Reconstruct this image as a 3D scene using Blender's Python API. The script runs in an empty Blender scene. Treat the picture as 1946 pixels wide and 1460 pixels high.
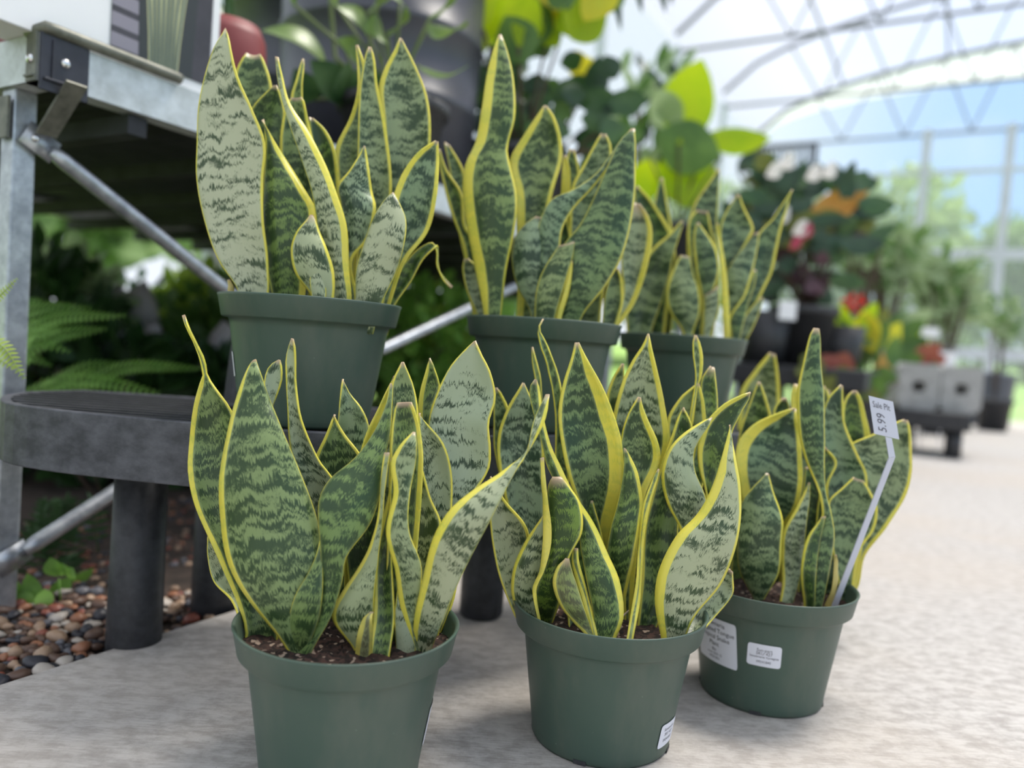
import bpy, bmesh, math, random
from mathutils import Vector, Matrix
R = math.radians
# ------------------------------------------------------------------ camera, light, exposure
sc = bpy.context.scene
COL = sc.collection
H = 0.44
FPX, CX, CY = 1460.0, 973.0, 730.0
PITCH, ROLL = R(2.5), R(4.0)
_f = Vector((0, math.cos(PITCH), -math.sin(PITCH)))
_r0 = Vector((1, 0, 0)); _u0 = Vector((0, math.sin(PITCH), math.cos(PITCH)))
_r = math.cos(ROLL) * _r0 + math.sin(ROLL) * _u0
_u = -math.sin(ROLL) * _r0 + math.cos(ROLL) * _u0
cam = bpy.data.cameras.new('camera'); cam_o = bpy.data.objects.new('camera', cam); COL.objects.link(cam_o)
cam.sensor_width = 36.0; cam.lens = 36.0 * FPX / 1946.0
cam.clip_start = 0.01; cam.clip_end = 300
m = Matrix((_r, _u, -_f)).transposed().to_4x4(); m.translation = Vector((0, 0, H))
cam_o.matrix_world = m
cam.dof.use_dof = True; cam.dof.focus_distance = 0.83
cam.dof.aperture_fstop = (cam.lens / 1000.0) / 0.0135
sc.camera = cam_o
sc.view_settings.view_transform = 'Standard'; sc.view_settings.look = 'None'
sc.view_settings.gamma = 1.0; sc.view_settings.use_curve_mapping = False
sc.view_settings.exposure = 0.63
sc.cycles.max_bounces = 8; sc.cycles.transparent_max_bounces = 16
sc.cycles.use_denoising = True
sc.cycles.caustics_reflective = False; sc.cycles.caustics_refractive = False

w = bpy.data.worlds.new('sky'); sc.world = w; w.use_nodes = True
nt = w.node_tree; nt.nodes.clear()
def N(nt, t, **k):
    n = nt.nodes.new(t)
    for a, v in k.items():
        if a.startswith('i_'):
            n.inputs[int(a[2:])].default_value = v
        else:
            setattr(n, a, v)
    return n
out = N(nt, 'ShaderNodeOutputWorld'); bg = N(nt, 'ShaderNodeBackground')
tc = N(nt, 'ShaderNodeTexCoord'); sp = N(nt, 'ShaderNodeSeparateXYZ')
rp = N(nt, 'ShaderNodeValToRGB'); nz = N(nt, 'ShaderNodeTexNoise'); mx = N(nt, 'ShaderNodeMix', data_type='RGBA')
rc = N(nt, 'ShaderNodeValToRGB')
e = rp.color_ramp.elements
e[0].position = 0.0; e[0].color = (0.72, 0.84, 1.0, 1); e[1].position = 1.0; e[1].color = (0.95, 0.96, 1.0, 1)
x = e.new(0.15); x.color = (0.40, 0.64, 1.0, 1)
x = e.new(0.36); x.color = (0.36, 0.60, 1.0, 1)
x = e.new(0.52); x.color = (0.76, 0.84, 1.0, 1)
nz.inputs['Scale'].default_value = 2.2; nz.inputs['Detail'].default_value = 5
e = rc.color_ramp.elements; e[0].position = 0.56; e[1].position = 0.80
L = nt.links.new
L(tc.outputs['Generated'], sp.inputs[0]); L(sp.outputs['Z'], rp.inputs[0])
L(tc.outputs['Generated'], nz.inputs['Vector']); L(nz.outputs[0], rc.inputs[0])
sx = N(nt, 'ShaderNodeMapRange', interpolation_type='SMOOTHSTEP'); L(sp.outputs['X'], sx.inputs[0]); sx.inputs[1].default_value = 0.50; sx.inputs[2].default_value = 0.22; sx.inputs[3].default_value = 0.0; sx.inputs[4].default_value = 0.85
mxx = N(nt, 'ShaderNodeMath', operation='MAXIMUM'); L(rc.outputs[0], mxx.inputs[0]); L(sx.outputs[0], mxx.inputs[1])
L(mxx.outputs[0], mx.inputs[0]); L(rp.outputs[0], mx.inputs[6]); mx.inputs[7].default_value = (0.90, 0.94, 1.0, 1)
L(mx.outputs[2], bg.inputs[0]); bg.inputs[1].default_value = 0.72; L(bg.outputs[0], out.inputs[0])

sun = bpy.data.lights.new('sun', 'SUN'); sun.energy = 6.0; sun.angle = R(20); sun.color = (1.0, 0.95, 0.86)
sun_o = bpy.data.objects.new('sun', sun); COL.objects.link(sun_o)
sun_o.rotation_euler = Vector((0.38, 0.30, 1.0)).normalized().to_track_quat('Z', 'Y').to_euler()
sun_o.location = (0, 0, 8)

# ------------------------------------------------------------------ pixel helpers (only used to find real positions)
def ray(px, py):
    return _f + (px - CX) / FPX * _r - (py - CY) / FPX * _u
def F(px, py, Y):
    d = ray(px, py); return Vector((0, 0, H)) + d * (Y / d.y)
def G(px, py, z=0.0):
    d = ray(px, py); return Vector((0, 0, H)) + d * ((z - H) / d.z)

# ------------------------------------------------------------------ materials
MATS = {}
def new_mat(name):
    m = bpy.data.materials.new(name); m.use_nodes = True
    nt = m.node_tree; b = nt.nodes['Principled BSDF']
    return m, nt, b
def mat(name, col, rough=0.6, var=0.0, scale=30, metal=0.0, bump=0.0, col2=None, spec=0.5, trans=0.0, stretch=None):
    if name in MATS: return MATS[name]
    m, nt, b = new_mat(name)
    b.inputs['Base Color'].default_value = (*col, 1); b.inputs['Roughness'].default_value = rough
    b.inputs['Metallic'].default_value = metal; b.inputs['Specular IOR Level'].default_value = spec
    L = nt.links.new
    if var or col2 or bump:
        tc = N(nt, 'ShaderNodeTexCoord'); n = N(nt, 'ShaderNodeTexNoise')
        n.inputs['Scale'].default_value = scale; n.inputs['Detail'].default_value = 6; n.inputs['Roughness'].default_value = 0.65
        if stretch:
            mp = N(nt, 'ShaderNodeMapping'); mp.inputs['Scale'].default_value = stretch
            L(tc.outputs['Object'], mp.inputs[0]); L(mp.outputs[0], n.inputs['Vector'])
        else:
            L(tc.outputs['Object'], n.inputs['Vector'])
        r = N(nt, 'ShaderNodeValToRGB')
        c2 = col2 if col2 else tuple(min(1, c * (1 + var)) for c in col)
        c1 = col if col2 else tuple(c * (1 - var) for c in col)
        r.color_ramp.elements[0].position = 0.35; r.color_ramp.elements[1].position = 0.68
        r.color_ramp.elements[0].color = (*c1, 1); r.color_ramp.elements[1].color = (*c2, 1)
        L(n.outputs[0], r.inputs[0]); L(r.outputs[0], b.inputs['Base Color'])
        if bump:
            bp = N(nt, 'ShaderNodeBump'); bp.inputs['Strength'].default_value = bump; bp.inputs['Distance'].default_value = 0.002
            L(n.outputs[0], bp.inputs['Height']); L(bp.outputs[0], b.inputs['Normal'])
    if trans:
        o = nt.nodes['Material Output']; t = N(nt, 'ShaderNodeBsdfTranslucent'); mm = N(nt, 'ShaderNodeMixShader')
        mm.inputs[0].default_value = trans
        src = b.inputs['Base Color']
        if src.is_linked: L(src.links[0].from_socket, t.inputs[0])
        else: t.inputs[0].default_value = (*col, 1)
        L(b.outputs[0], mm.inputs[1]); L(t.outputs[0], mm.inputs[2]); L(mm.outputs[0], o.inputs[0])
    MATS[name] = m
    return m

def math_(nt, op, a, b=None, clamp=False):
    n = N(nt, 'ShaderNodeMath', operation=op, use_clamp=clamp)
    for i, v in enumerate((a, b)):
        if v is None: continue
        if isinstance(v, (int, float)): n.inputs[i].default_value = v
        else: nt.links.new(v, n.inputs[i])
    return n.outputs[0]
def mixc(nt, f, a, b):
    n = N(nt, 'ShaderNodeMix', data_type='RGBA')
    for i, v in ((0, f), (6, a), (7, b)):
        if isinstance(v, tuple): n.inputs[i].default_value = (*v, 1)
        elif isinstance(v, (int, float)): n.inputs[i].default_value = v
        else: nt.links.new(v, n.inputs[i])
    return n.outputs[2]
def sstep(nt, x, a, b):
    n = N(nt, 'ShaderNodeMapRange', interpolation_type='SMOOTHSTEP')
    nt.links.new(x, n.inputs[0]); n.inputs[1].default_value = a; n.inputs[2].default_value = b
    return n.outputs[0]
def comb(nt, x, y, z):
    n = N(nt, 'ShaderNodeCombineXYZ')
    for i, v in enumerate((x, y, z)):
        if isinstance(v, (int, float)): n.inputs[i].default_value = v
        else: nt.links.new(v, n.inputs[i])
    return n.outputs[0]
def noise(nt, vec, detail=2, rough=0.5):
    n = N(nt, 'ShaderNodeTexNoise'); n.inputs['Scale'].default_value = 1; n.inputs['Detail'].default_value = detail
    n.inputs['Roughness'].default_value = rough
    nt.links.new(vec, n.inputs['Vector']); return n.outputs[0]

def leaf_material():
    m, nt, b = new_mat('snake_plant_leaf')
    uv = N(nt, 'ShaderNodeUVMap'); uv.uv_map = 'UVMap'
    s = N(nt, 'ShaderNodeSeparateXYZ'); nt.links.new(uv.outputs[0], s.inputs[0]); X, Y = s.outputs[0], s.outputs[1]
    at = N(nt, 'ShaderNodeAttribute', attribute_name='lp'); c = N(nt, 'ShaderNodeSeparateColor'); nt.links.new(at.outputs['Color'], c.inputs[0])
    tone, blue, seed, dry = c.outputs[0], c.outputs[1], c.outputs[2], at.outputs['Alpha']
    mg = N(nt, 'ShaderNodeAttribute', attribute_name='mg').outputs['Fac']
    M = lambda op, a, b=None, cl=False: math_(nt, op, a, b, cl)
    sd = M('MULTIPLY', seed, 57.0)
    # fine ragged streaks along the leaf
    st = noise(nt, comb(nt, M('MULTIPLY', X, 900), M('MULTIPLY', Y, 55), sd), 3, 0.6)
    st2 = noise(nt, comb(nt, M('MULTIPLY', X, 160), M('MULTIPLY', Y, 30), sd), 2, 0.5)
    wav = noise(nt, comb(nt, M('MULTIPLY', X, 70), M('MULTIPLY', Y, 8), sd), 2)
    yy = M('ADD', Y, M('MULTIPLY', M('SUBTRACT', st, 0.5), 0.022))
    yy = M('ADD', yy, M('MULTIPLY', M('SUBTRACT', wav, 0.5), 0.022))
    yy = M('ADD', yy, M('MULTIPLY', M('ABSOLUTE', X), 0.14))
    bn = noise(nt, comb(nt, M('MULTIPLY', X, 26), M('MULTIPLY', yy, 165), sd), 3, 0.55)
    big = noise(nt, comb(nt, M('MULTIPLY', X, 18), M('MULTIPLY', Y, 16), M('ADD', sd, 9)), 2)
    v = M('ADD', bn, M('ADD', M('MULTIPLY', M('SUBTRACT', st2, 0.5), 0.12), M('MULTIPLY', M('SUBTRACT', st, 0.5), 0.20)))
    v = M('ADD', v, M('MULTIPLY', M('SUBTRACT', big, 0.5), 0.22))
    v = M('ADD', v, M('MULTIPLY', M('SUBTRACT', tone, 0.5), 0.11))
    light = sstep(nt, v, 0.47, 0.53)
    # grey haze of the pale zones
    tone2 = M('POWER', tone, 1.7)
    lo = mixc(nt, tone2, (0.15, 0.24, 0.035), (0.50, 0.51, 0.345))
    lo = mixc(nt, M('MULTIPLY', blue, 0.8), lo, mixc(nt, tone2, (0.09, 0.18, 0.085), (0.40, 0.51, 0.38)))
    dk = mixc(nt, blue, (0.024, 0.054, 0.015), (0.015, 0.045, 0.026))
    dk = mixc(nt, M('MULTIPLY', st, 0.16), dk, lo)
    base = mixc(nt, light, dk, lo)
    # yellow margins
    e = M('ADD', mg, M('MULTIPLY', M('SUBTRACT', st2, 0.5), 0.0016))
    e = M('ADD', e, M('MULTIPLY', M('SUBTRACT', bn, 0.5), 0.0012))
    inside = sstep(nt, e, -0.0003, 0.0005)
    pale = sstep(nt, e, 0.0030, 0.0002)
    base = mixc(nt, M('MULTIPLY', pale, 0.35), base, (0.40, 0.48, 0.22))
    yel = mixc(nt, M('MULTIPLY', sstep(nt, v, 0.50, 0.38), 0.42), (0.80, 0.71, 0.06), (0.42, 0.52, 0.06))
    yel = mixc(nt, M('MULTIPLY', big, 0.5), yel, (0.72, 0.64, 0.22))
    col = mixc(nt, inside, yel, base)
    col = mixc(nt, dry, col, (0.50, 0.36, 0.24))
    nt.links.new(col, b.inputs['Base Color'])
    b.inputs['Roughness'].default_value = 0.36; b.inputs['Specular IOR Level'].default_value = 0.4
    bp = N(nt, 'ShaderNodeBump'); bp.inputs['Strength'].default_value = 0.25; bp.inputs['Distance'].default_value = 0.001
    nt.links.new(st2, bp.inputs['Height']); nt.links.new(bp.outputs[0], b.inputs['Normal'])
    o = nt.nodes['Material Output']; t = N(nt, 'ShaderNodeBsdfTranslucent'); mm = N(nt, 'ShaderNodeMixShader'); mm.inputs[0].default_value = 0.06
    nt.links.new(col, t.inputs[0]); nt.links.new(b.outputs[0], mm.inputs[1]); nt.links.new(t.outputs[0], mm.inputs[2]); nt.links.new(mm.outputs[0], o.inputs[0])
    return m
LEAF = leaf_material()

def pot_material(name, col, dirt):
    m, nt, b = new_mat(name)
    tc = N(nt, 'ShaderNodeTexCoord')
    mp = N(nt, 'ShaderNodeMapping'); mp.inputs['Scale'].default_value = (14, 14, 5)
    nt.links.new(tc.outputs['Object'], mp.inputs[0])
    n1 = noise(nt, mp.outputs[0], 5, 0.6)
    vo = N(nt, 'ShaderNodeTexVoronoi'); vo.inputs['Scale'].default_value = 95; nt.links.new(tc.outputs['Object'], vo.inputs['Vector'])
    sp_ = sstep(nt, vo.outputs['Distance'], 0.10, 0.06)
    mp2 = N(nt, 'ShaderNodeMapping'); mp2.inputs['Scale'].default_value = (60, 60, 60); nt.links.new(tc.outputs['Object'], mp2.inputs[0])
    n2 = noise(nt, mp2.outputs[0], 3, 0.6)
    c = mixc(nt, math_(nt, 'MULTIPLY', sstep(nt, n1, 0.42, 0.70), dirt), col, (0.13, 0.145, 0.115))
    c = mixc(nt, math_(nt, 'MULTIPLY', math_(nt, 'MULTIPLY', sp_, sstep(nt, n2, 0.55, 0.65)), 0.6), c, (0.22, 0.27, 0.22))
    nt.links.new(c, b.inputs['Base Color'])
    nt.links.new(math_(nt, 'ADD', math_(nt, 'MULTIPLY', n1, 0.3), 0.30), b.inputs['Roughness'])
    b.inputs['Specular IOR Level'].default_value = 0.45
    return m
POTG = pot_material('green_plastic', (0.058, 0.098, 0.075), 0.5)

def soil_material():
    m, nt, b = new_mat('potting_soil')
    tc = N(nt, 'ShaderNodeTexCoord'); vo = N(nt, 'ShaderNodeTexVoronoi'); vo.inputs['Scale'].default_value = 260
    nt.links.new(tc.outputs['Object'], vo.inputs['Vector'])
    s = N(nt, 'ShaderNodeSeparateColor'); nt.links.new(vo.outputs['Color'], s.inputs[0])
    c = mixc(nt, sstep(nt, s.outputs[0], 0.1, 0.8), (0.012, 0.007, 0.005), (0.06, 0.03, 0.022))
    c = mixc(nt, sstep(nt, s.outputs[1], 0.90, 0.95), c, (0.35, 0.26, 0.20))
    nt.links.new(c, b.inputs['Base Color']); b.inputs['Roughness'].default_value = 0.95
    bp = N(nt, 'ShaderNodeBump'); bp.inputs['Strength'].default_value = 1; bp.inputs['Distance'].default_value = 0.004
    nt.links.new(s.outputs[0], bp.inputs['Height']); nt.links.new(bp.outputs[0], b.inputs['Normal'])
    return m
SOIL = soil_material()

def concrete_material():
    m, nt, b = new_mat('broomed_concrete')
    tc = N(nt, 'ShaderNodeTexCoord')
    def nn(scale, rot=0, d=4, r=0.6):
        mp = N(nt, 'ShaderNodeMapping'); mp.inputs['Scale'].default_value = scale; mp.inputs['Rotation'].default_value = (0, 0, rot)
        nt.links.new(tc.outputs['Object'], mp.inputs[0]); return noise(nt, mp.outputs[0], d, r)
    big = nn((1.3, 1.3, 1)); mid = nn((34, 60, 1), R(-12), 6, .7); br = nn((30, 420, 1), R(-8), 3); br2 = nn((500, 60, 1), R(30), 2)
    sp_ = nn((420, 420, 1), 0, 1)
    c = mixc(nt, sstep(nt, mid, 0.36, 0.62), (0.36, 0.335, 0.315), (0.54, 0.515, 0.49))
    c = mixc(nt, math_(nt, 'MULTIPLY', sstep(nt, big, 0.40, 0.65), 0.45), c, (0.50, 0.43, 0.36))
    c = mixc(nt, math_(nt, 'MULTIPLY', sstep(nt, br, 0.40, 0.75), 0.30), c, (0.20, 0.18, 0.165))
    c = mixc(nt, math_(nt, 'MULTIPLY', sstep(nt, br2, 0.5, 0.8), 0.16), c, (0.62, 0.60, 0.58))
    c = mixc(nt, math_(nt, 'MULTIPLY', sstep(nt, sp_, 0.74, 0.80), 0.7), c, (0.06, 0.05, 0.045))
    nt.links.new(c, b.inputs['Base Color']); b.inputs['Roughness'].default_value = 0.82
    bp = N(nt, 'ShaderNodeBump'); bp.inputs['Strength'].default_value = 0.3; bp.inputs['Distance'].default_value = 0.0015
    nt.links.new(math_(nt, 'ADD', br, mid), bp.inputs['Height']); nt.links.new(bp.outputs[0], b.inputs['Normal'])
    return m
CONC = concrete_material()
BLACK = mat('black_plastic', (0.018, 0.019, 0.022), 0.5, col2=(0.045, 0.046, 0.052), scale=60, bump=0.15)
SHELFM = mat('weathered_dark_plastic', (0.040, 0.042, 0.050), 0.55, col2=(0.105, 0.108, 0.125), scale=35, bump=0.3, stretch=(1, 1, 1.5))
GREYPOT = mat('dark_grey_plastic', (0.062, 0.064, 0.085), 0.4, var=0.12, scale=6)
ZINC = mat('galvanised_steel', (0.36, 0.38, 0.42), 0.42, metal=0.75, col2=(0.62, 0.65, 0.68), scale=45, bump=0.1)
ZINCW = mat('bright_galvanised_rail', (0.50, 0.53, 0.53), 0.5, metal=0.35, col2=(0.72, 0.76, 0.78), scale=28, bump=0.12)
ZINCO = mat('dull_zinc_bracket', (0.12, 0.125, 0.10), 0.5, metal=0.4, col2=(0.24, 0.24, 0.20), scale=40)
BRACK = mat('black_painted_bracket', (0.032, 0.033, 0.045), 0.45, var=0.2, scale=40)
DARKTOP = mat('dark_bench_mesh', (0.016, 0.017, 0.020), 0.7, col2=(0.04, 0.042, 0.05), scale=18)
WHITE = mat('white_card', (0.88, 0.88, 0.90), 0.5)
PAPER = mat('white_label_paper', (0.74, 0.76, 0.84), 0.5)
INK = mat('label_ink', (0.10, 0.10, 0.12), 0.6)
PENCIL = mat('pencil_writing', (0.13, 0.13, 0.16), 0.6)
TAGP = mat('white_plastic_tag', (0.70, 0.72, 0.82), 0.4, trans=0.25)
REDP = mat('dull_red_plastic', (0.22, 0.035, 0.035), 0.5, var=0.1, scale=8)
HUSK = mat('dry_husk', (0.30, 0.20, 0.13), 0.8, col2=(0.55, 0.42, 0.32), scale=90)
STEM = mat('green_stem', (0.14, 0.19, 0.06), 0.6)
WOOD = mat('brown_stem', (0.09, 0.06, 0.04), 0.8)

# ------------------------------------------------------------------ object helpers
def link(o, parent=None):
    COL.objects.link(o)
    if parent is not None: o.parent = parent
    return o
def from_pydata(name, vs, fs, material, parent=None, smooth=True, origin=None):
    me = bpy.data.meshes.new(name)
    off = Vector(origin) if origin is not None else Vector((0, 0, 0))
    me.from_pydata([tuple(Vector(v) - off) for v in vs], [], fs); me.update()
    if material is not None:
        for mm in (material if isinstance(material, (list, tuple)) else [material]): me.materials.append(mm)
    if smooth: me.polygons.foreach_set('use_smooth', [True] * len(me.polygons))
    o = bpy.data.objects.new(name, me)
    link(o, parent)
    return o
def child(name, vs, fs, material, parent, smooth=True):
    """vs in world space, parent has an unrotated world location"""
    o = from_pydata(name, vs, fs, material, parent, smooth, origin=WLOC[parent.name])
    WLOC[o.name] = WLOC[parent.name].copy()
    return o
WLOC = {}
def thing(name, label, cat, loc, group=None):
    o = bpy.data.objects.new(name, None); o.location = loc; o.empty_display_size = 0.05; link(o)
    WLOC[o.name] = Vector(loc)
    o['label'] = label; o['category'] = cat
    if group: o['group'] = group
    return o
def solo(name, vs, fs, material, label, cat, group=None, smooth=True, kind=None):
    c = Vector((0, 0, 0))
    for v in vs: c += Vector(v)
    c /= len(vs); c.z = min(v[2] for v in vs)
    o = from_pydata(name, vs, fs, material, None, smooth, origin=c); o.location = c
    WLOC[o.name] = c
    o['label'] = label; o['category'] = cat
    if group: o['group'] = group
    if kind: o['kind'] = kind
    return o
def structure(name, vs, fs, material, label=None, smooth=False):
    o = from_pydata(name, vs, fs, material, None, smooth)
    o['kind'] = 'structure'
    if label: o['label'] = label
    return o
class MB:
    def __init__(s): s.v = []; s.f = []
    def add(s, vs, fs):
        k = len(s.v); s.v += [Vector(v) for v in vs]; s.f += [tuple(i + k for i in f) for f in fs]; return s
    def box(s, c, size, ax=(1, 0, 0), az=(0, 0, 1)):
        ax = Vector(ax).normalized(); az = Vector(az).normalized(); ay = az.cross(ax).normalized(); az = ax.cross(ay)
        c = Vector(c); vs = []
        for k in (-1, 1):
            for j in (-1, 1):
                for i in (-1, 1): vs.append(c + ax * i * size[0] / 2 + ay * j * size[1] / 2 + az * k * size[2] / 2)
        return s.add(vs, [(0, 2, 3, 1), (4, 5, 7, 6), (0, 1, 5, 4), (2, 6, 7, 3), (0, 4, 6, 2), (1, 3, 7, 5)])
    def tube(s, pts, r, n=10, caps=True):
        pts = [Vector(p) for p in pts]; rr = r if isinstance(r, (list, tuple)) else [r] * len(pts)
        vs = []; fs = []; up = Vector((0.13, 0.21, 0.97))
        for i, p in enumerate(pts):
            t = (pts[min(i + 1, len(pts) - 1)] - pts[max(i - 1, 0)]).normalized()
            if abs(t.dot(up)) > 0.95: up2 = Vector((1, 0, 0.1))
            else: up2 = up
            a = t.cross(up2).normalized(); b = t.cross(a)
            for k in range(n):
                an = 2 * math.pi * k / n; vs.append(p + (a * math.cos(an) + b * math.sin(an)) * rr[i])
        for i in range(len(pts) - 1):
            for k in range(n):
                fs.append((i * n + k, i * n + (k + 1) % n, (i + 1) * n + (k + 1) % n, (i + 1) * n + k))
        if caps:
            fs.append(tuple(range(n))[::-1]); fs.append(tuple((len(pts) - 1) * n + k for k in range(n)))
        return s.add(vs, fs)
    def lathe(s, prof, c, n=64, close=False):
        c = Vector(c); vs = []; fs = []; np_ = len(prof)
        for (r, z) in prof:
            for k in range(n):
                an = 2 * math.pi * k / n; vs.append(c + Vector((r * math.cos(an), r * math.sin(an), z)))
        for i in range(np_ - 1):
            for k in range(n):
                fs.append((i * n + k, i * n + (k + 1) % n, (i + 1) * n + (k + 1) % n, (i + 1) * n + k))
        return s.add(vs, fs)
    def prism(s, poly, z0, z1):
        n = len(poly); vs = [Vector((p[0], p[1], z0)) for p in poly] + [Vector((p[0], p[1], z1)) for p in poly]
        return s.add(vs, [tuple(range(n))[::-1], tuple(range(n, 2 * n))] + [(i, (i + 1) % n, n + (i + 1) % n, n + i) for i in range(n)])
def bevel(o, wdt=0.002, seg=2):
    md = o.modifiers.new('bevel', 'BEVEL'); md.width = wdt; md.segments = seg; md.limit_method = 'ANGLE'; md.angle_limit = R(40)
    return o
def catmull(P, n):
    d = [0.0]
    for i in range(1, len(P)): d.append(d[-1] + max((P[i] - P[i - 1]).length, 1e-5))
    T = d[-1]; out = []
    for k in range(n):
        t = T * k / (n - 1); i = 0
        while i < len(P) - 2 and d[i + 1] < t: i += 1
        h = d[i + 1] - d[i]; u = min(1, max(0, (t - d[i]) / h))
        m0 = (P[i + 1] - P[i - 1]) / (d[i + 1] - d[i - 1]) if i > 0 else (P[i + 1] - P[i]) / h
        m1 = (P[i + 2] - P[i]) / (d[i + 2] - d[i]) if i < len(P) - 2 else (P[i + 1] - P[i]) / h
        u2, u3 = u * u, u * u * u
        out.append(P[i] * (2 * u3 - 3 * u2 + 1) + m0 * h * (u3 - 2 * u2 + u) + P[i + 1] * (-2 * u3 + 3 * u2) + m1 * h * (u3 - u2))
    return out
def vn(x):
    v = Vector(x[:1]) if False else x
    return v

# ------------------------------------------------------------------ the glasshouse shell
AX = Vector((0.5, 0.866, 0)); LT = Vector((0.866, -0.5, 0)); G0 = Vector((3.2, 11.0, 0))
WID = 9.0
def hp(t, s, z): return G0 + LT * t - AX * s + Vector((0, 0, z))
def arch(t, eave=3.62, rise=1.05):
    q = min(1, max(-1, (t - WID / 2) / (WID / 2)))
    return eave + rise * math.sqrt(max(0, 1 - q * q * 0.985)) - rise * 0.1225 * 0
def film(name, tint, opac, white):
    m = bpy.data.materials.new(name); m.use_nodes = True; nt = m.node_tree; nt.nodes.clear()
    o = N(nt, 'ShaderNodeOutputMaterial'); t = N(nt, 'ShaderNodeBsdfTransparent'); d = N(nt, 'ShaderNodeBsdfTranslucent'); df = N(nt, 'ShaderNodeBsdfDiffuse')
    m1 = N(nt, 'ShaderNodeMixShader'); m2 = N(nt, 'ShaderNodeMixShader')
    t.inputs[0].default_value = (*tint, 1); d.inputs[0].default_value = (*white, 1); df.inputs[0].default_value = (*white, 1)
    m2.inputs[0].default_value = 0.4; m1.inputs[0].default_value = opac
    nt.links.new(d.outputs[0], m2.inputs[1]); nt.links.new(df.outputs[0], m2.inputs[2])
    nt.links.new(t.outputs[0], m1.inputs[1]); nt.links.new(m2.outputs[0], m1.inputs[2]); nt.links.new(m1.outputs[0], o.inputs[0])
    return m
ROOF = film('roof_film', (0.96, 0.95, 0.95), 0.58, (0.54, 0.57, 0.70))
GABLE = film('clear_gable_sheet', (0.97, 0.98, 1.0), 0.20, (0.80, 0.90, 0.95))
WHITEF = film('white_sky_haze_film', (1, 1, 1), 0.92, (0.97, 0.98, 1.0))  # white colour stands in for bright sky haze behind a clear sheet
FRAME = mat('grey_frame_tube', (0.17, 0.18, 0.21), 0.5, var=0.1, scale=5)
FRAMEL = mat('pale_frame_bar', (0.60, 0.64, 0.70), 0.5, var=0.08, scale=5)
# ceiling film
nT, S0, S1, nS = 36, 0.0, 14.4, 12
vs = []; fs = []
for j in range(nS + 1):
    for i in range(nT + 1):
        t = WID * i / nT; vs.append(hp(t, S0 + (S1 - S0) * j / nS, arch(t)))
for j in range(nS):
    for i in range(nT): fs.append((j * (nT + 1) + i, j * (nT + 1) + i + 1, (j + 1) * (nT + 1) + i + 1, (j + 1) * (nT + 1) + i))
structure('ceiling', vs, fs, ROOF, smooth=True)
# side walls of clear film
structure('wall_left', [hp(0, 0, 1.3), hp(0, 14.4, 1.3), hp(0, 14.4, 3.62), hp(0, 0, 3.62)], [(0, 1, 2, 3)], GABLE)
structure('wall_right', [hp(WID, 0, 0), hp(WID, 14.4, 0), hp(WID, 14.4, 3.62), hp(WID, 0, 3.62)], [(0, 1, 2, 3)], GABLE)
# gable: clear sheet up to a lower arch, white film above painted for bright sky haze
low = lambda t: arch(t, 3.62, 1.05) - 0.52 * (0.25 + 0.75 * math.sin(math.pi * min(1, max(0, t / WID))))
vs = []; fs = []
for i in range(nT + 1):
    t = WID * i / nT; vs += [hp(t, 0, 0), hp(t, 0, low(t))]
for i in range(nT): fs.append((2 * i, 2 * i + 2, 2 * i + 3, 2 * i + 1))
structure('wall_back', vs, fs, GABLE)
vs = []; fs = []
for i in range(nT + 1):
    t = WID * i / nT; vs += [hp(t, 0, low(t)), hp(t, 0, arch(t))]
for i in range(nT): fs.append((2 * i, 2 * i + 2, 2 * i + 3, 2 * i + 1))
structure('trim_1', vs, fs, WHITEF)
# hoop trusses
def truss(s):
    b = MB(); top = []; bot = []
    for i in range(25):
        t = WID * i / 24; top.append(hp(t, s, arch(t) - 0.03)); bot.append(hp(t, s, arch(t) - 0.03 - 0.55 * math.sin(math.pi * i / 24) ** 0.7 if i not in (0, 24) else arch(t) - 0.03))
    b.tube(top, 0.024, 8)
    b.tube([hp(0.0, s, 3.55), hp(WID, s, 3.55)], 0.018, 8)
    k = 0
    for i in range(2, 23, 2):
        t = WID * i / 24; q = hp(t + (WID / 24), s, 3.55)
        b.tube([top[i], q], 0.010, 6); b.tube([q, top[min(24, i + 2)]], 0.010, 6)
    return b
for n_, s in enumerate((0.0, 1.8, 3.6, 5.4, 7.2, 9.0, 10.8)):
    b = truss(s)
    structure('trim_%d' % (n_ + 2), b.v, b.f, FRAME)
b = MB()
for t in (1.1, 2.3, 3.5, 4.5, 5.5, 6.7, 7.9):
    b.tube([hp(t, 0, arch(t) - 0.05), hp(t, 12.5, arch(t) - 0.05)], 0.016, 6)
structure('trim_9', b.v, b.f, FRAME)
b = MB()
for t in (0.0, 2.15, 3.05, 5.2, 7.0, 9.0):
    b.box(hp(t, 0.03, 1.8), (0.10, 0.06, 3.6), LT)
b.box(hp(WID / 2, 0.03, 2.02), (WID, 0.05, 0.13), LT)
b.box(hp(WID / 2, 0.03, 3.05), (WID, 0.05, 0.05), LT)
b.box(hp(WID / 2, 0.03, 0.80), (WID, 0.05, 0.14), LT)
structure('trim_10', b.v, b.f, FRAMEL)
b = MB()
for s in (1.8, 3.6, 5.4, 7.2, 9.0, 10.8, 12.6): b.box(hp(0.03, s, 1.8), (0.06, 0.06, 3.6), LT)
b.box(hp(0.03, 7, 1.0), (0.04, 14, 0.06), LT)
structure('trim_11', b.v, b.f, FRAMEL)

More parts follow.
